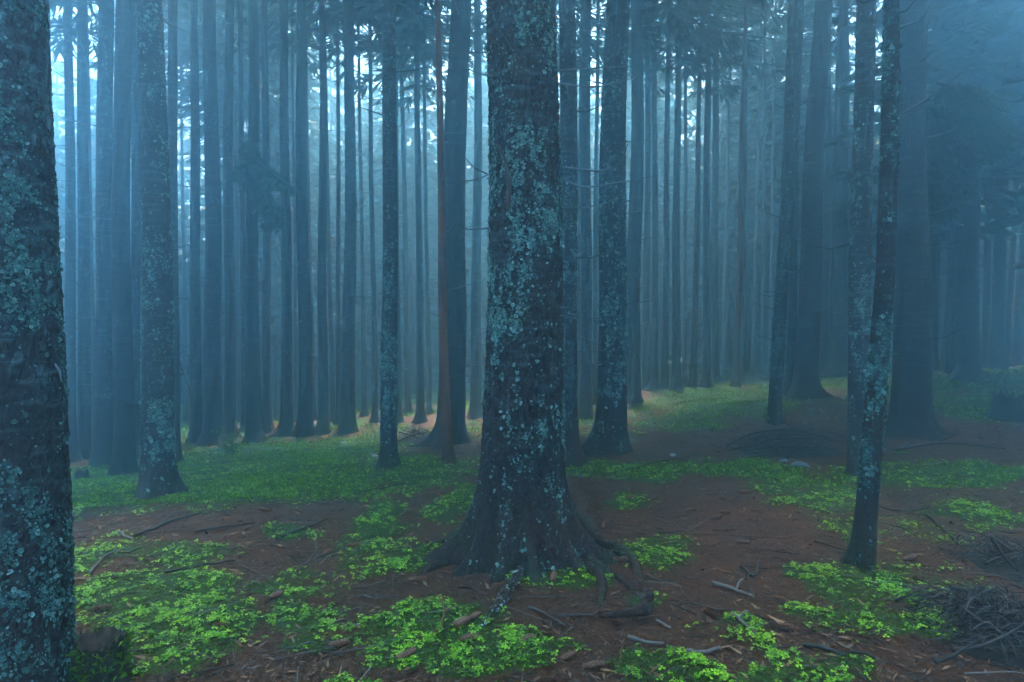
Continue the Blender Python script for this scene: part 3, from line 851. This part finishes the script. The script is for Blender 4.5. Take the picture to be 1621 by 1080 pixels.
# ------------------------------------------------------------------ ground cover
def frustum_pts(n, y0, y1, seed, pw=1.0, side=1.0):
    r_ = np.random.default_rng(seed)
    y = y0 + (y1 - y0) * r_.random(n) ** pw
    x = r_.uniform(-1, 1, n) * (y * .80 * side + .35)
    return x, y, r_

def clear_of_trunks(x, y):
    ok = np.ones(len(x), bool)
    for (gx_, gy_, rr_) in [(gC[0], gC[1], .34), (gL[0], gL[1], .33)]:
        ok &= (x - gx_) ** 2 + (y - gy_) ** 2 > rr_ ** 2
    return ok

def clover_mesh(n, y0, y1, seed, size, thr, tri=True):
    x, y, r_ = frustum_pts(n, y0, y1, seed, 1.15)
    g = green(x, y)
    clump = fbm(x * 4.5, y * 4.5, 0, 71, 3)
    fine_ = fbm(x * 15, y * 15, 0, 73, 2)
    p_ = np.clip((g - thr) * 1.9, 0, 1) ** 1.6 * np.clip(.55 + 1.5 * clump, .05, 1) * np.clip(.5 + 2.6 * fine_, .02, 1) + .03 * (g > .05)
    keep = (r_.random(n) < p_) & clear_of_trunks(x, y)
    x, y, g = x[keep], y[keep], g[keep]; n = len(x)
    sz = size * r_.uniform(.4, 1.3, n)
    z = gsurf(x, y) + r_.uniform(.006, .026, n)
    c = np.stack([x, y, z], 1)
    nrm = np.stack([r_.normal(0, .26, n), r_.normal(-.1, .26, n), np.ones(n)], 1); nrm /= np.linalg.norm(nrm, axis=1)[:, None]
    a0 = r_.uniform(0, 6.28, n)
    e1 = np.cross(nrm, np.stack([np.cos(a0), np.sin(a0), np.zeros(n)], 1)); e1 /= np.linalg.norm(e1, axis=1)[:, None]; e2 = np.cross(nrm, e1)
    t0 = np.clip(.46 + .3 * clump[keep] + r_.normal(0, .3, n), 0, 1)
    # heart-shaped leaflet, six points, folded along its middle
    prof = np.array([(0, 0), (.55, .42), (.95, .40), (.86, 0), (.95, -.40), (.55, -.42)])
    fold = np.array([0, .10, .04, -.08, .04, .10])
    vs, ts = [], []
    for k in range(3):
        a = k * 2 * np.pi / 3
        d1 = math.cos(a) * e1 + math.sin(a) * e2; d2 = -math.sin(a) * e1 + math.cos(a) * e2
        dz = r_.uniform(-.35, .1, n)
        v = c[:, None] + (d1[:, None] * prof[None, :, 0, None] + d2[:, None] * prof[None, :, 1, None]) * sz[:, None, None] * .55 \
            + nrm[:, None] * ((fold[None] + dz[:, None] * prof[None, :, 0]) * sz[:, None] * .55)[..., None]
        vs.append(v); ts.append(np.repeat(np.clip(t0 + r_.normal(0, .1, n), 0, 1)[:, None], 6, 1))
    V = np.concatenate(vs).reshape(-1, 3); T_ = np.concatenate(ts).ravel()
    i = np.arange(len(V) // 6)[:, None] * 6
    f = np.concatenate([i + np.array([[0, 1, 2, 3]]), i + np.array([[0, 3, 4, 5]])])
    return mesh_np('clover', V, f, M['clover'], False, T_)
cl = obj('clover_carpet', None); tag(cl, 'low bright green clover leaves spread over the forest floor', 'ground cover', kind='stuff')
tag(obj('clover_leaf', clover_mesh(120000, 2.6, 6.2, 81, .0265, .05), cl), kind='stuff')
tag(obj('clover_leaf', clover_mesh(70000, 6.0, 13.0, 82, .034, .10), cl), kind='stuff')

def blades(n, y0, y1, seed, h0, w0, thr, mat, name, base_t=.45):
    x, y, r_ = frustum_pts(n, y0, y1, seed, 1.3)
    g = green(x, y)
    keep = (g > thr + .4 * r_.random(n)) & clear_of_trunks(x, y)
    x, y = x[keep], y[keep]; n = len(x)
    z = gsurf(x, y) - .004
    hgt = h0 * r_.uniform(.4, 1.3, n) * (1 + .06 * y) * np.clip(1 + 1.3 * fbm(x * 1.6, y * 1.6, 0, 27, 3), .3, 2); w = w0 * r_.uniform(.6, 1.3, n) * (1 + .10 * y)
    a = r_.uniform(0, 6.28, n); lean = r_.uniform(.1, 1.1, n); b_ = r_.uniform(0, 6.28, n)
    p = np.stack([x, y, z], 1)
    e = np.stack([np.cos(a), np.sin(a), np.zeros(n)], 1) * w[:, None]
    tip = p + np.stack([np.cos(b_) * lean * hgt, np.sin(b_) * lean * hgt, hgt], 1)
    mid = p * .5 + tip * .5 + np.array([0, 0, .15]) * hgt[:, None]
    V = np.stack([p - e * .4, mid - e, tip, mid + e], 1).reshape(-1, 3)
    t = np.clip(base_t + .25 * fbm(x * 2.2, y * 2.2, 0, 91, 3) + r_.normal(0, .16, n), 0, 1)
    return mesh_np(name, V, np.arange(len(V)).reshape(-1, 4), mat, False, np.repeat(t, 4))
ms = obj('moss_carpet', None); tag(ms, 'soft green moss and short grass over the forest floor', 'moss', kind='stuff')
tag(obj('moss_tuft', blades(90000, 2.6, 8, 92, .010, .0028, .22, M['moss'], 'moss_tuft', .3), ms), kind='stuff')
tag(obj('moss_tuft', blades(120000, 6.5, 26, 93, .021, .006, .15, M['moss'], 'moss_tuft', .6), ms), kind='stuff')

# needles, chips and bark crumbs
x, y, r_ = frustum_pts(76000, 2.6, 13, 95, 1.5)
keep = (r_.random(len(x)) > green(x, y) * .75) & clear_of_trunks(x, y)
x, y = x[keep], y[keep]; n = len(x)
ln = .0118 * np.exp(r_.normal(0, .55, n)) * (1 + .05 * y); wd = ln * r_.uniform(.06, .26, n); a = r_.uniform(0, 6.28, n)
z = gsurf(x, y) + r_.uniform(.002, .010, n)
d = np.stack([np.cos(a), np.sin(a), r_.normal(0, .25, n)], 1); e_ = np.stack([-np.sin(a), np.cos(a), r_.normal(0, .3, n)], 1)
p = np.stack([x, y, z], 1)
V = np.stack([p - d * ln[:, None], p - e_ * wd[:, None], p + d * ln[:, None], p + e_ * wd[:, None] + [0, 0, .002]], 1).reshape(-1, 3)
li = obj('litter', mesh_np('litter', V, np.arange(len(V)).reshape(-1, 4), M['litter'], False, np.repeat(np.clip(r_.normal(.45, .25, n), 0, 1), 4)))
hh = Heap()
rr2 = np.random.default_rng(97)
n_ = 1500
y = 2.7 + 9 * rr2.random(n_) ** 1.5; x = rr2.uniform(-1, 1, n_) * (y * .78 + .2)
L = .07 * np.exp(rr2.normal(0, .6, n_)); a = rr2.uniform(0, 6.28, n_); b2 = a + rr2.normal(0, .35, n_)
qx = np.stack([x, x + L * np.cos(a), x + L * (np.cos(a) + np.cos(b2))], 1); qy = np.stack([y, y + L * np.sin(a), y + L * (np.sin(a) + np.sin(b2))], 1)
qz = gsurf(qx.ravel(), qy.ravel()).reshape(qx.shape) + rr2.uniform(.004, .02, qx.shape)
for k in range(n_):
    heap_tube(hh, np.column_stack([qx[k], qy[k], qz[k]]), np.array([1, .8, .5]) * rr2.uniform(.0018, .0042), 4, np.clip(rr2.normal(.45, .25), 0, 1))
tag(obj('twig_litter', hh.mesh('twig_litter', M['stick']), li), kind='stuff')
tag(li, 'brown needles, chips and bark crumbs strewn on the soil', 'litter', kind='stuff')

# ------------------------------------------------------------------ sticks, cones, chips
def stick(pts, r0, r1, label, mat='stick', t=.5, forks=(), seed=0, lift=.0, name='stick', cat='stick', group='sticks on the forest floor'):
    P = np.array([ground_at(*p) for p in pts])
    n = 16
    P = resample(P, n); L = np.linalg.norm(np.diff(P, axis=0), axis=1).sum()
    rr = np.random.default_rng(seed + 900)
    P[:, 0] += .012 * fbm(np.arange(n) * .5, seed, 0, 2, 2) * min(1, L * 3)
    P[:, 2] = gsurf(P[:, 0], P[:, 1]) + r0 * .7 + .012 + lift * np.linspace(0, 1, n)
    c = P.mean(0); c[2] = P[:, 2].min() - r0
    h = Heap(); heap_tube(h, P - c, np.linspace(r0, r1, n), 7, t, rough=.35, seed=seed)
    e = obj(name, None, loc=c); e.empty_display_size = .05
    obj('shaft', h.mesh('shaft', M[mat]), e)
    for k, (i, q) in enumerate(forks):
        Q = ground_at(*q); Q[2] = gsurf(np.array([Q[0]]), np.array([Q[1]]))[0] + .03
        h = Heap(); heap_tube(h, resample([P[i], (P[i] + Q) / 2 + [0, 0, .02], Q], 8) - c, np.linspace(r1 * 1.1, r1 * .5, 8), 6, t, rough=.3, seed=seed + k)
        obj('side_twig', h.mesh('side_twig', M[mat]), e)
    tag(e, label, cat, group)
    return e
STICKS = [
 ([(138, 917), (170, 886), (206, 881)], .011, .006, 'bent brown stick on the clover beside the left edge trunk', .55, [(10, (188, 872))]),
 ([(262, 914), (310, 905), (372, 892)], .010, .005, 'long dark stick on bare soil above the largest clover patch', .25, ()),
 ([(214, 855), (250, 838), (322, 814)], .014, .007, 'dark half-buried branch on soil below the stout lichen-spotted trunk', .2, [(8, (285, 815))]),
 ([(470, 912), (497, 888), (503, 864)], .008, .005, 'upright-pointing thin stick on soil left of the central spruce', .6, ()),
 ([(308, 846), (350, 839), (402, 830)], .010, .006, 'dark straight stick on the far soil strip at left', .25, ()),
 ([(448, 858), (480, 842), (518, 826)], .011, .005, 'dark slanting stick beside the small clover clump', .25, ()),
 ([(189, 848), (212, 861)], .009, .006, 'short pale stick near the left edge trunk', .95, ()),
 ([(140, 1052), (185, 1050), (236, 1044)], .008, .005, 'dark stick across the mossy stump at bottom left', .2, ()),
 ([(684, 1018), (705, 986), (698, 960)], .0055, .004, 'forked orange-red twig on clover in front of the central spruce', .6, [(8, (727, 976)), (12, (690, 952))]),
 ([(838, 969), (866, 980), (896, 997)], .008, .005, 'greenish-brown stick on soil below the central roots', .55, ()),
 ([(994, 1015), (1020, 1021), (1052, 1024)], .011, .007, 'grey-brown stick on soil below the dark driftwood', .7, ()),
 ([(882, 981), (915, 979), (942, 982)], .006, .004, 'thin stick pointing at the dark driftwood', .5, ()),
 ([(1040, 988), (1062, 1000)], .009, .006, 'pale stick right of the dark driftwood', .85, ()),
 ([(1173, 903), (1192, 918), (1204, 892)], .010, .007, 'hooked dark stick on the open soil at right', .35, [(7, (1180, 925))]),
 ([(1128, 929), (1160, 938), (1192, 951)], .012, .007, 'weathered pale-tipped stick at the edge of the right soil', .8, [(9, (1176, 926))]),
 ([(1158, 985), (1175, 998), (1196, 1022)], .010, .006, 'broken pale brown stick among clover at bottom right of centre', .75, [(6, (1186, 985))]),
 ([(1086, 1046), (1110, 1040), (1140, 1031)], .011, .008, 'thick grey stick at the bottom edge right of centre', .8, ()),
 ([(1290, 859), (1318, 868), (1350, 876)], .008, .005, 'thin dark stick ending at the foot of the leaning sapling', .4, ()),
 ([(1275, 1026), (1325, 1042), (1384, 1064)], .013, .007, 'long dark stick at the bottom edge below the right clover', .25, ()),
 ([(1468, 820), (1496, 845), (1518, 868)], .012, .007, 'dark stick sloping down right of the leaning sapling', .2, ()),
 ([(1416, 716), (1490, 704), (1592, 713)], .016, .008, 'long bowed dark branch across the ground behind the leaning sapling', .3, [(7, (1520, 690))]),
 ([(1424, 716), (1436, 706)], .020, .016, 'short thick stick at the foot of the thick root-spread trunk', .5, ()),
 ([(1128, 684), (1100, 668), (1074, 654)], .014, .007, 'dark thin branch on moss behind the big brush mound', .2, ()),
 ([(1000, 748), (1040, 735), (1110, 722)], .012, .005, 'dark branch on moss right of the lichen-crusted flared trunk', .3, [(8, (1070, 745))]),
 ([(985, 1028), (981, 1058)], .0035, .0025, 'thin orange stem at the bottom edge right of the central roots', .6, ()),
 ([(640, 770), (600, 778), (548, 790)], .010, .005, 'dark stick on the moss-to-soil edge below the lichen-covered pole', .3, ()),
 ([(500, 800), (548, 796)], .009, .006, 'grey stick on far soil left of the lichen-covered pole', .6, ()),
 ([(1380, 800), (1420, 812), (1470, 812)], .010, .005, 'dark twig crossing moss right of the leaning sapling', .3, [(8, (1440, 828))]),
]
for k, (pts, r0, r1, lab, t, forks) in enumerate(STICKS):
    stick(pts, r0, r1, lab, 'twig_red' if 'orange' in lab else 'stick', t, forks, k, lift=.05 if 'upright' in lab else 0)

def cone_meshes():
    h = Heap(); n = 0
    L = .105
    hc = Heap(); heap_tube(hc, np.stack([np.linspace(-L / 2, L / 2, 9), np.zeros(9), np.zeros(9)], 1), .011 * np.array([.35, .8, 1, 1.05, 1, .92, .78, .55, .2]), 10, .25)
    for k in range(70):
        s = k / 69; a = k * 2.39996
        r_ = .0115 * math.sin(math.pi * (.12 + .8 * s)) ** .6
        c = np.array([-L / 2 + L * s, math.cos(a) * r_, math.sin(a) * r_])
        out_ = np.array([.75, math.cos(a) * .55, math.sin(a) * .55]); out_ /= np.linalg.norm(out_)
        sd = np.array([0, -math.sin(a), math.cos(a)])
        v = np.array([c - sd * .005, c + sd * .005, c + out_ * .010 + sd * .006, c + out_ * .015, c + out_ * .010 - sd * .006])
        h.add(v, np.array([[0, 1, 2, 3, 4]]), .35 + .5 * ((k * 37) % 10) / 10)
    return hc.mesh('core', M['cone']), h.mesh('scale', M['cone'], False)
CORE, SCALE = cone_meshes()
CONES = [(876, 925, 80, 'orange spruce cone on the clover between the central roots'), (742, 1024, 25, 'red-brown cone at the tip of the long pale root'),
 (834, 1026, 40, 'pale orange cone on clover below the long pale root'), (899, 1049, 30, 'pinkish cone at the bottom edge below the central spruce'),
 (751, 983, 60, 'brown cone lying along the long pale root'), (729, 998, 55, 'dark cone on clover left of the long pale root'), (1128, 982, -55, 'brown cone on thin clover right of the driftwood'),
 (1236, 957, -40, 'pale brown cone at the left rim of the right clover'), (940, 1062, 5, 'long orange cone at the bottom edge right of the pinkish one'),
 (641, 1052, 45, 'grey-brown cone at the bottom edge left of centre'), (160, 973, 15, 'dark cone on clover beside the left edge trunk'),
 (1091, 811, 10, 'dark cone on soil, leftmost of those right of the central spruce'), (1147, 815, 0, 'dark cone on soil, pointing sideways, middle of the right soil'),
 (1133, 824, 20, 'dark cone just below its neighbour on the right soil'), (1175, 863, 5, 'brown cone on the lower part of the right soil'), (1178, 782, 0, 'small far cone at the upper rim of the right soil'),
 (982, 891, 5, 'brown cone between the two right roots'), (1000, 796, 10, 'dark cone by the thin clover strip behind the right roots'),
 (348, 1000, -10, 'brown cone on soil right of the largest clover patch'), (436, 953, 75, 'red cone at the top of the small lower clover'), (660, 922, 10, 'dark cone on soil left of the central roots'),
 (535, 1030, 30, 'reddish cone on soil left of the front clover'), (1245, 1000, -20, 'grey-brown cone left of the right clover, near the bottom'), (1440, 890, 20, 'dark cone right of the leaning sapling foot'),
 (418, 812, 5, 'tiny far cone on the soil strip left of centre'), (560, 870, 15, 'dark cone on soil between clover clumps left of the central spruce')]
for k, (px, py, a, lab) in enumerate(CONES):
    g = ground_at(px, py)
    z = float(gsurf(np.array([g[0]]), np.array([g[1]]))[0]) + .022
    e = obj('spruce_cone', None, loc=(g[0], g[1], z), rot=(random.uniform(0, 6), random.uniform(-.15, .15), R(a)))
    e.empty_display_size = .03
    s = random.uniform(.75, 1.1); e.scale = (s, s, s)
    tag(e, lab, 'cone', 'spruce cones on the forest floor')
    obj('core', CORE, e); tag(obj('scale', SCALE, e), kind='stuff')

# ------------------------------------------------------------------ brush piles
def brush_pile(center, half_w, height, depth, n, label, seed, branches, name='brush_pile', thick=.006):
    g = ground_at(*center); d = g[1]
    W = half_w / F * d
    e = obj(name, None, loc=g); tag(e, label, 'brush pile', 'piles of cut branches')
    r_ = np.random.default_rng(seed); h = Heap()
    for k in range(n):
        a = r_.normal(0, .55) + (math.pi if r_.random() < .5 else 0) if r_.random() < .6 else r_.uniform(0, 6.28)
        cx, cy = r_.normal(0, W * .42), r_.normal(0, depth * .4)
        L = r_.uniform(.15, .8) * W; kk = np.cumsum(r_.normal(0, .035, 7)) * L
        s = np.linspace(-.5, .5, 7)
        xx = cx + np.cos(a) * L * s; yy = cy + np.sin(a) * L * s + kk
        env = height * np.exp(-(xx / W) ** 2 * 1.6 - (yy / depth) ** 2 * 1.2)
        zz = gz(xx + g[0], yy + g[1]) - g[2] + env.max() * r_.uniform(.1, 1.0) * (1 - 1.3 * s * s) + .012 + r_.normal(0, .14) * L * s + kk * r_.normal(0, .8)
        heap_tube(h, np.stack([xx, yy, zz], 1), np.linspace(1, .35, 7) * thick * r_.uniform(.35, 1.0), 4, np.clip(r_.normal(.38, .2), 0, 1), rough=.2, seed=k)
    # mound of packed needles and earth under the twigs
    U, V_ = np.meshgrid(np.linspace(-1.25, 1.25, 48), np.linspace(-1.4, 1.4, 28))
    xx, yy = U * W, V_ * depth
    zz = gz(xx + g[0], yy + g[1]) - g[2] + height * .42 * np.exp(-U ** 2 * 1.6 - V_ ** 2 * 1.4) * (1 + .4 * fbm(xx * 6, yy * 6, 0, seed, 3)) - .10 * (U ** 2 + V_ ** 2) * height - .02
    obj('mound', mesh_np('mound', np.stack([xx, yy, zz], -1).reshape(-1, 3), grid_faces(*U.shape), M['rot'], True, np.clip(.35 + .3 * fbm(xx * 9, yy * 9, 0, seed + 3, 3), 0, 1).ravel()), e)
    tag(obj('twig', h.mesh('twig', M['stick']), e), kind='stuff')
    for k, pts in enumerate(branches):
        Q = np.array([at_depth(p[0], p[1], d - depth * p[2]) for p in pts]); Q = resample(Q, 20)
        hh = Heap(); heap_tube(hh, Q - g, np.linspace(thick * 1.9, thick * .6, 20), 7, .15 + .25 * r_.random(), rough=.5, seed=k + seed)
        obj('branch', hh.mesh('branch', M['stick']), e)
    return e
brush_pile((1245, 716), 100, .30, .55, 260, 'wide dome of dry brushwood right of centre below the white-flecked trunk', 21,
    [[(1150, 706, .6), (1200, 684, .7), (1265, 682, .7), (1338, 703, .5)], [(1160, 712, .8), (1215, 697, .9), (1280, 694, .9), (1335, 700, .7)],
     [(1162, 729, 1.), (1200, 722, 1.), (1245, 716, 1.), (1290, 716, .9)], [(1246, 728, 1.), (1249, 714, 1.), (1240, 705, .9)]], thick=.007)
brush_pile((1190, 606), 42, .32, .7, 90, 'small far heap of reddish brushwood behind the white-flecked trunk', 23,
    [[(1160, 606, .6), (1190, 595, .7), (1226, 604, .6)], [(1180, 594, .6), (1205, 592, .6), (1222, 604, .8)]], thick=.008)
brush_pile((657, 700), 34, .28, .45, 110, 'tangled brushwood heap between the lichen-covered pole and red sapling', 25,
    [[(628, 700, .8), (655, 688, .9), (688, 682, .6)], [(632, 684, .6), (660, 692, .9), (684, 700, .9)]], thick=.007)
brush_pile((1575, 1010), 110, .24, .42, 420, 'dark tangle of dead branches in the bottom right corner', 27,
    [[(1480, 1048, 1.1), (1512, 1036, 1.1), (1555, 1008, .9)], [(1503, 930, -.4), (1540, 934, -.3), (1582, 938, -.2)], [(1510, 1030, 1.0), (1560, 1020, .9), (1630, 985, .7)],
     [(1530, 968, .3), (1545, 978, .4), (1556, 986, .5)], [(1570, 850, -1.2), (1590, 882, -1.), (1612, 905, -.9)]], thick=.006)
brush_pile((1600, 905), 70, .20, .5, 220, 'low dark brushwood on the ground at the right edge above the corner tangle', 29,
    [[(1560, 892, .6), (1590, 880, .5), (1630, 872, .3)], [(1572, 853, -.2), (1600, 870, .2), (1630, 896, .4)]], thick=.005)

# ------------------------------------------------------------------ stumps, dead wood, stones, plants
def stump(base, width, h_px, label, seed, mat='rot', jag=.25, moss=False):
    g = ground_at(*base); d = g[1]
    rad = width / F * d / 2 * (.9 if d > 9.5 else 1); H = h_px / F * d
    e = obj('tree_stump', None, loc=g); tag(e, label, 'stump')
    th = np.linspace(0, 2 * np.pi, 56, endpoint=False); zz = np.linspace(-.12, 1, 26)
    TH, S = np.meshgrid(th, zz)
    top = H * (1 + jag * fbm(np.cos(th) * 2.2 + seed, np.sin(th) * 2.2, 0, seed, 3) + jag * 1.2 * vnoise(np.cos(th) * 9, np.sin(th) * 9, 0, seed + 2))[None]
    Z = np.where(S < 0, S, S * top)
    r_ = rad * (1 + .35 * np.exp(-np.maximum(Z, 0) / (.35 * H)) * (1 + .8 * fbm(np.cos(TH) * 2 + seed, np.sin(TH) * 2, 0, 3, 2)) + .10 * fbm(np.cos(TH) * 5, np.sin(TH) * 5, Z * 4, seed + 5, 3))
    v = np.stack([r_ * np.cos(TH), r_ * np.sin(TH), Z], -1).reshape(-1, 3)
    t = np.clip(.4 + .4 * fbm(np.cos(TH) * 6, np.sin(TH) * 6, Z * 3, seed, 3), 0, 1).ravel()
    obj('bark', mesh_np('bark', v, grid_faces(26, 56, True), M[mat], True, t), e)
    # hollow broken top
    K = 10
    rr = np.linspace(1, 0, K)[:, None]
    rt = r_[-1][None]; zt = Z[-1][None]
    vz = zt * (1 - (1 - rr) * .45) + .03 * H * fbm(np.cos(th)[None] * rr * 8, np.sin(th)[None] * rr * 8, 0, seed, 3) * (1 - rr) * 6
    vt = np.stack([rt * rr * np.cos(th)[None], rt * rr * np.sin(th)[None], vz * np.ones_like(rt)], -1).reshape(-1, 3)
    obj('broken_top', mesh_np('broken_top', vt, grid_faces(K, 56, True), M['rot'], True, np.clip(.55 + .4 * fbm(vt[:, 0] * 30, vt[:, 1] * 30, 0, 5, 3), 0, 1)), e)
    if moss:
        r2 = np.random.default_rng(seed); n = 900
        q = r2.uniform(-math.pi, math.pi, n); s = r2.random(n) ** .6
        ii = (np.round((q + math.pi) / (2 * math.pi) * 55)).astype(int) % 56; jj = (s * 21 + 4).astype(int)
        b0 = v.reshape(26, 56, 3)[jj, ii]
        tip = b0 + r2.normal(0, .012, (n, 3)) + b0 * np.array([.10, .10, 0]) + [0, 0, .012]
        w = r2.normal(0, .005, (n, 3))
        VV = np.stack([b0 - w, (b0 + tip) / 2 - w, tip, (b0 + tip) / 2 + w], 1).reshape(-1, 3)
        tag(obj('moss', mesh_np('moss', VV, np.arange(n * 4).reshape(-1, 4), M['moss'], False, np.repeat(np.clip(r2.normal(.3, .2, n), 0, 1), 4)), e), kind='stuff')
stump((1602, 662), 56, 34, 'broken rotten stump at the right edge under the skirt-footed trunk', 4)
stump((150, 1088), 84, 72, 'dark mossy rotten stump in the corner beside the left edge trunk', 9, moss=True, jag=.13)
stump((130, 762), 18, 16, 'small dark stump on the left moss behind the left edge trunk', 12)

# dark driftwood at the right roots
g = ground_at(985, 982); d = g[1]
e = obj('driftwood', None, loc=g); tag(e, 'dark curved piece of dead root wood right of the central roots', 'dead wood')
Q = resample(np.array([at_depth(950, 980, d), at_depth(975, 975, d - .05), at_depth(1008, 972, d - .05), at_depth(1028, 958, d), at_depth(1024, 938, d + .02)]), 22) - g
Q[:, 2] += .012
h = Heap(); heap_tube(h, Q, np.interp(np.linspace(0, 1, 22), [0, .3, .7, 1], [.010, .022, .034, .016]), 10, .35, rough=1.1, seed=3)
obj('limb', h.mesh('limb', M['root']), e)
h = Heap(); Q2 = resample(np.array([at_depth(1018, 966, d), at_depth(1020, 948, d + .03), at_depth(1006, 938, d + .08)]), 9) - g
heap_tube(h, Q2, np.linspace(.026, .012, 9), 8, .3, rough=1.1, seed=5); obj('knot', h.mesh('knot', M['root']), e)

def stone(p, size, label, seed, t):
    g = ground_at(*p); s = size / F * g[1] / 2
    u, v_ = np.meshgrid(np.linspace(0, 2 * np.pi, 24, endpoint=False), np.linspace(.001, np.pi - .001, 14))
    q = np.stack([np.cos(u) * np.sin(v_), np.sin(u) * np.sin(v_) * .8, np.cos(v_) * .55], -1)
    q = q * (1 + .22 * fbm(q[..., 0] * 1.6 + seed, q[..., 1] * 1.6, q[..., 2] * 1.6, seed, 3))[..., None]
    o = obj('stone', mesh_np('stone', (q * s).reshape(-1, 3), grid_faces(14, 24, True), M['stone'], True, np.full(q.shape[0] * q.shape[1], t)), loc=(g[0], g[1], g[2] + s * .25))
    tag(o, label, 'stone', 'stones on the forest floor')
stone((1266, 741), 26, 'flat grey stone on moss left of the mossy grey trunk', 2, .0)
stone((594, 724), 9, 'tiny white stone on moss left of the lichen-covered pole foot', 3, 1.0)
stone((1240, 733), 14, 'small grey stone below the brushwood dome', 5, .05)
stone((545, 705), 12, 'small grey stone on moss below the tall clean trunk', 7, .5)
stone((1065, 722), 10, 'small pale stone right of the lichen-crusted flared trunk', 8, .9)

def fern(p, size, label, seed, n=7, name='fern', cat='fern'):
    g = ground_at(*p); S = size / F * g[1]
    e = obj(name, None, loc=g); tag(e, label, cat, 'ferns and seedlings in the moss')
    r_ = np.random.default_rng(seed)
    for k in range(n):
        h = Heap(); a = k * 2 * math.pi / n + r_.uniform(-.3, .3); L = S * r_.uniform(.6, 1.0)
        s = np.linspace(0, 1, 15)
        ax = np.stack([L * s * .8, 0 * s, L * (.75 * s - .62 * s ** 2.2)], 1)
        heap_tube(h, rotz(ax, a), np.linspace(.004, .001, 15), 4, .4)
        for side in (-1, 1):
            ll = L * .26 * np.sin(np.pi * np.clip(s * .85 + .1, 0, 1)); w = L * .028
            b0 = ax; tip = ax + np.stack([ll * .35, side * ll, -ll * .15], 1); md = (b0 + tip) / 2
            ww = np.array([w, 0, .15 * w])
            V = np.stack([b0, md - ww, tip, md + ww], 1).reshape(-1, 3)
            h.add(rotz(V, a), np.arange(len(V)).reshape(-1, 4), np.repeat(np.clip(r_.normal(.5, .2, 15), 0, 1), 4))
        obj('frond', h.mesh('frond', M['fern'], False), e)
FERNS = [((112, 766), 38, 'pale green fern on moss beside the left edge trunk', 7), ((545, 712), 30, 'light green fern on moss under the tall clean trunk', 7), ((505, 722), 26, 'small fern left of the fern under the tall clean trunk', 6),
         ((583, 716), 22, 'low fern between the tall clean trunk and lichen-covered pole', 6), ((462, 708), 22, 'small fern below the close pair of dark trunks', 6), ((720, 692), 16, 'tiny yellow-green fern right of the red sapling', 5),
         ((748, 672), 20, 'small fern left of the central spruce by the broad dark trunk', 6), ((1057, 624), 14, 'tiny bright fern at the foot of the far right trunks', 5), ((1247, 628), 18, 'tiny bright fern right of the white-flecked leaning trunk', 5),
         ((1425, 720), 22, 'small fern at the foot of the thick root-spread trunk', 6), ((440, 730), 24, 'small fern on the left moss slope', 6), ((320, 742), 26, 'low fern right of the stout lichen-spotted trunk foot', 6)]
for k, (p, s, lab, n) in enumerate(FERNS):
    fern(p, s, lab, 30 + k, n)

# leafy shrub
g = ground_at(368, 722); S = 44 / F * g[1]
e = obj('shrub', None, loc=g); tag(e, 'small leafy shrub in front of the dark trunks on the left moss', 'shrub')
r_ = np.random.default_rng(5); hl = Heap()
for k in range(9):
    a = r_.uniform(0, 6.28); top_ = np.array([math.cos(a) * S * .55, math.sin(a) * S * .4, S * r_.uniform(.5, 1.0)])
    st = resample([(0, 0, -.02), tuple(top_ * .5 + r_.normal(0, .02, 3)), tuple(top_)], 8)
    h = Heap(); heap_tube(h, st, np.linspace(.006, .002, 8), 5, .3); obj('stem', h.mesh('stem', M['stick']), e)
    for j in range(26):
        c = st[r_.integers(2, 8)] + r_.normal(0, .05, 3); d1 = r_.normal(0, 1, 3); d1 /= np.linalg.norm(d1); w = np.cross(d1, r_.normal(0, 1, 3)); w /= np.linalg.norm(w)
        hl.add(np.array([c, c + d1 * .025 + w * .015, c + d1 * .055, c + d1 * .025 - w * .015]), np.array([[0, 1, 2, 3]]), np.clip(r_.normal(.45, .2), 0, 1))
tag(obj('foliage', hl.mesh('foliage', M['fern'], False), e), kind='stuff')

# ------------------------------------------------------------------ haze
x0, x1, y0, y1, z0, z1 = -33, 33, -19, 39, -3.2, 20.5
v = [(x, y, z) for x in (x0, x1) for y in (y0, y1) for z in (z0, z1)]
f = np.array([(0, 1, 3, 2), (4, 6, 7, 5), (0, 4, 5, 1), (2, 3, 7, 6), (0, 2, 6, 4), (1, 5, 7, 3)])
hm = mesh_np('haze', v, f, None, False)
m = bpy.data.materials.new('haze'); m.use_nodes = True; nt = m.node_tree
for n in list(nt.nodes):
    if n.type == 'BSDF_PRINCIPLED': nt.nodes.remove(n)
pv = nt.nodes.new('ShaderNodeVolumePrincipled')
pv.inputs['Color'].default_value = HAZE_COLOR
pv.inputs['Density'].default_value = HAZE_DENSITY
pv.inputs['Anisotropy'].default_value = HAZE_G
pv.inputs['Density Attribute'].default_value = ''
m.cycles.homogeneous_volume = True
nt.links.new(pv.outputs[0], nt.nodes['Material Output'].inputs['Volume'])
hm.materials.append(m)
tag(obj('haze', hm), 'blue mist filling the wood', 'haze', kind='stuff')
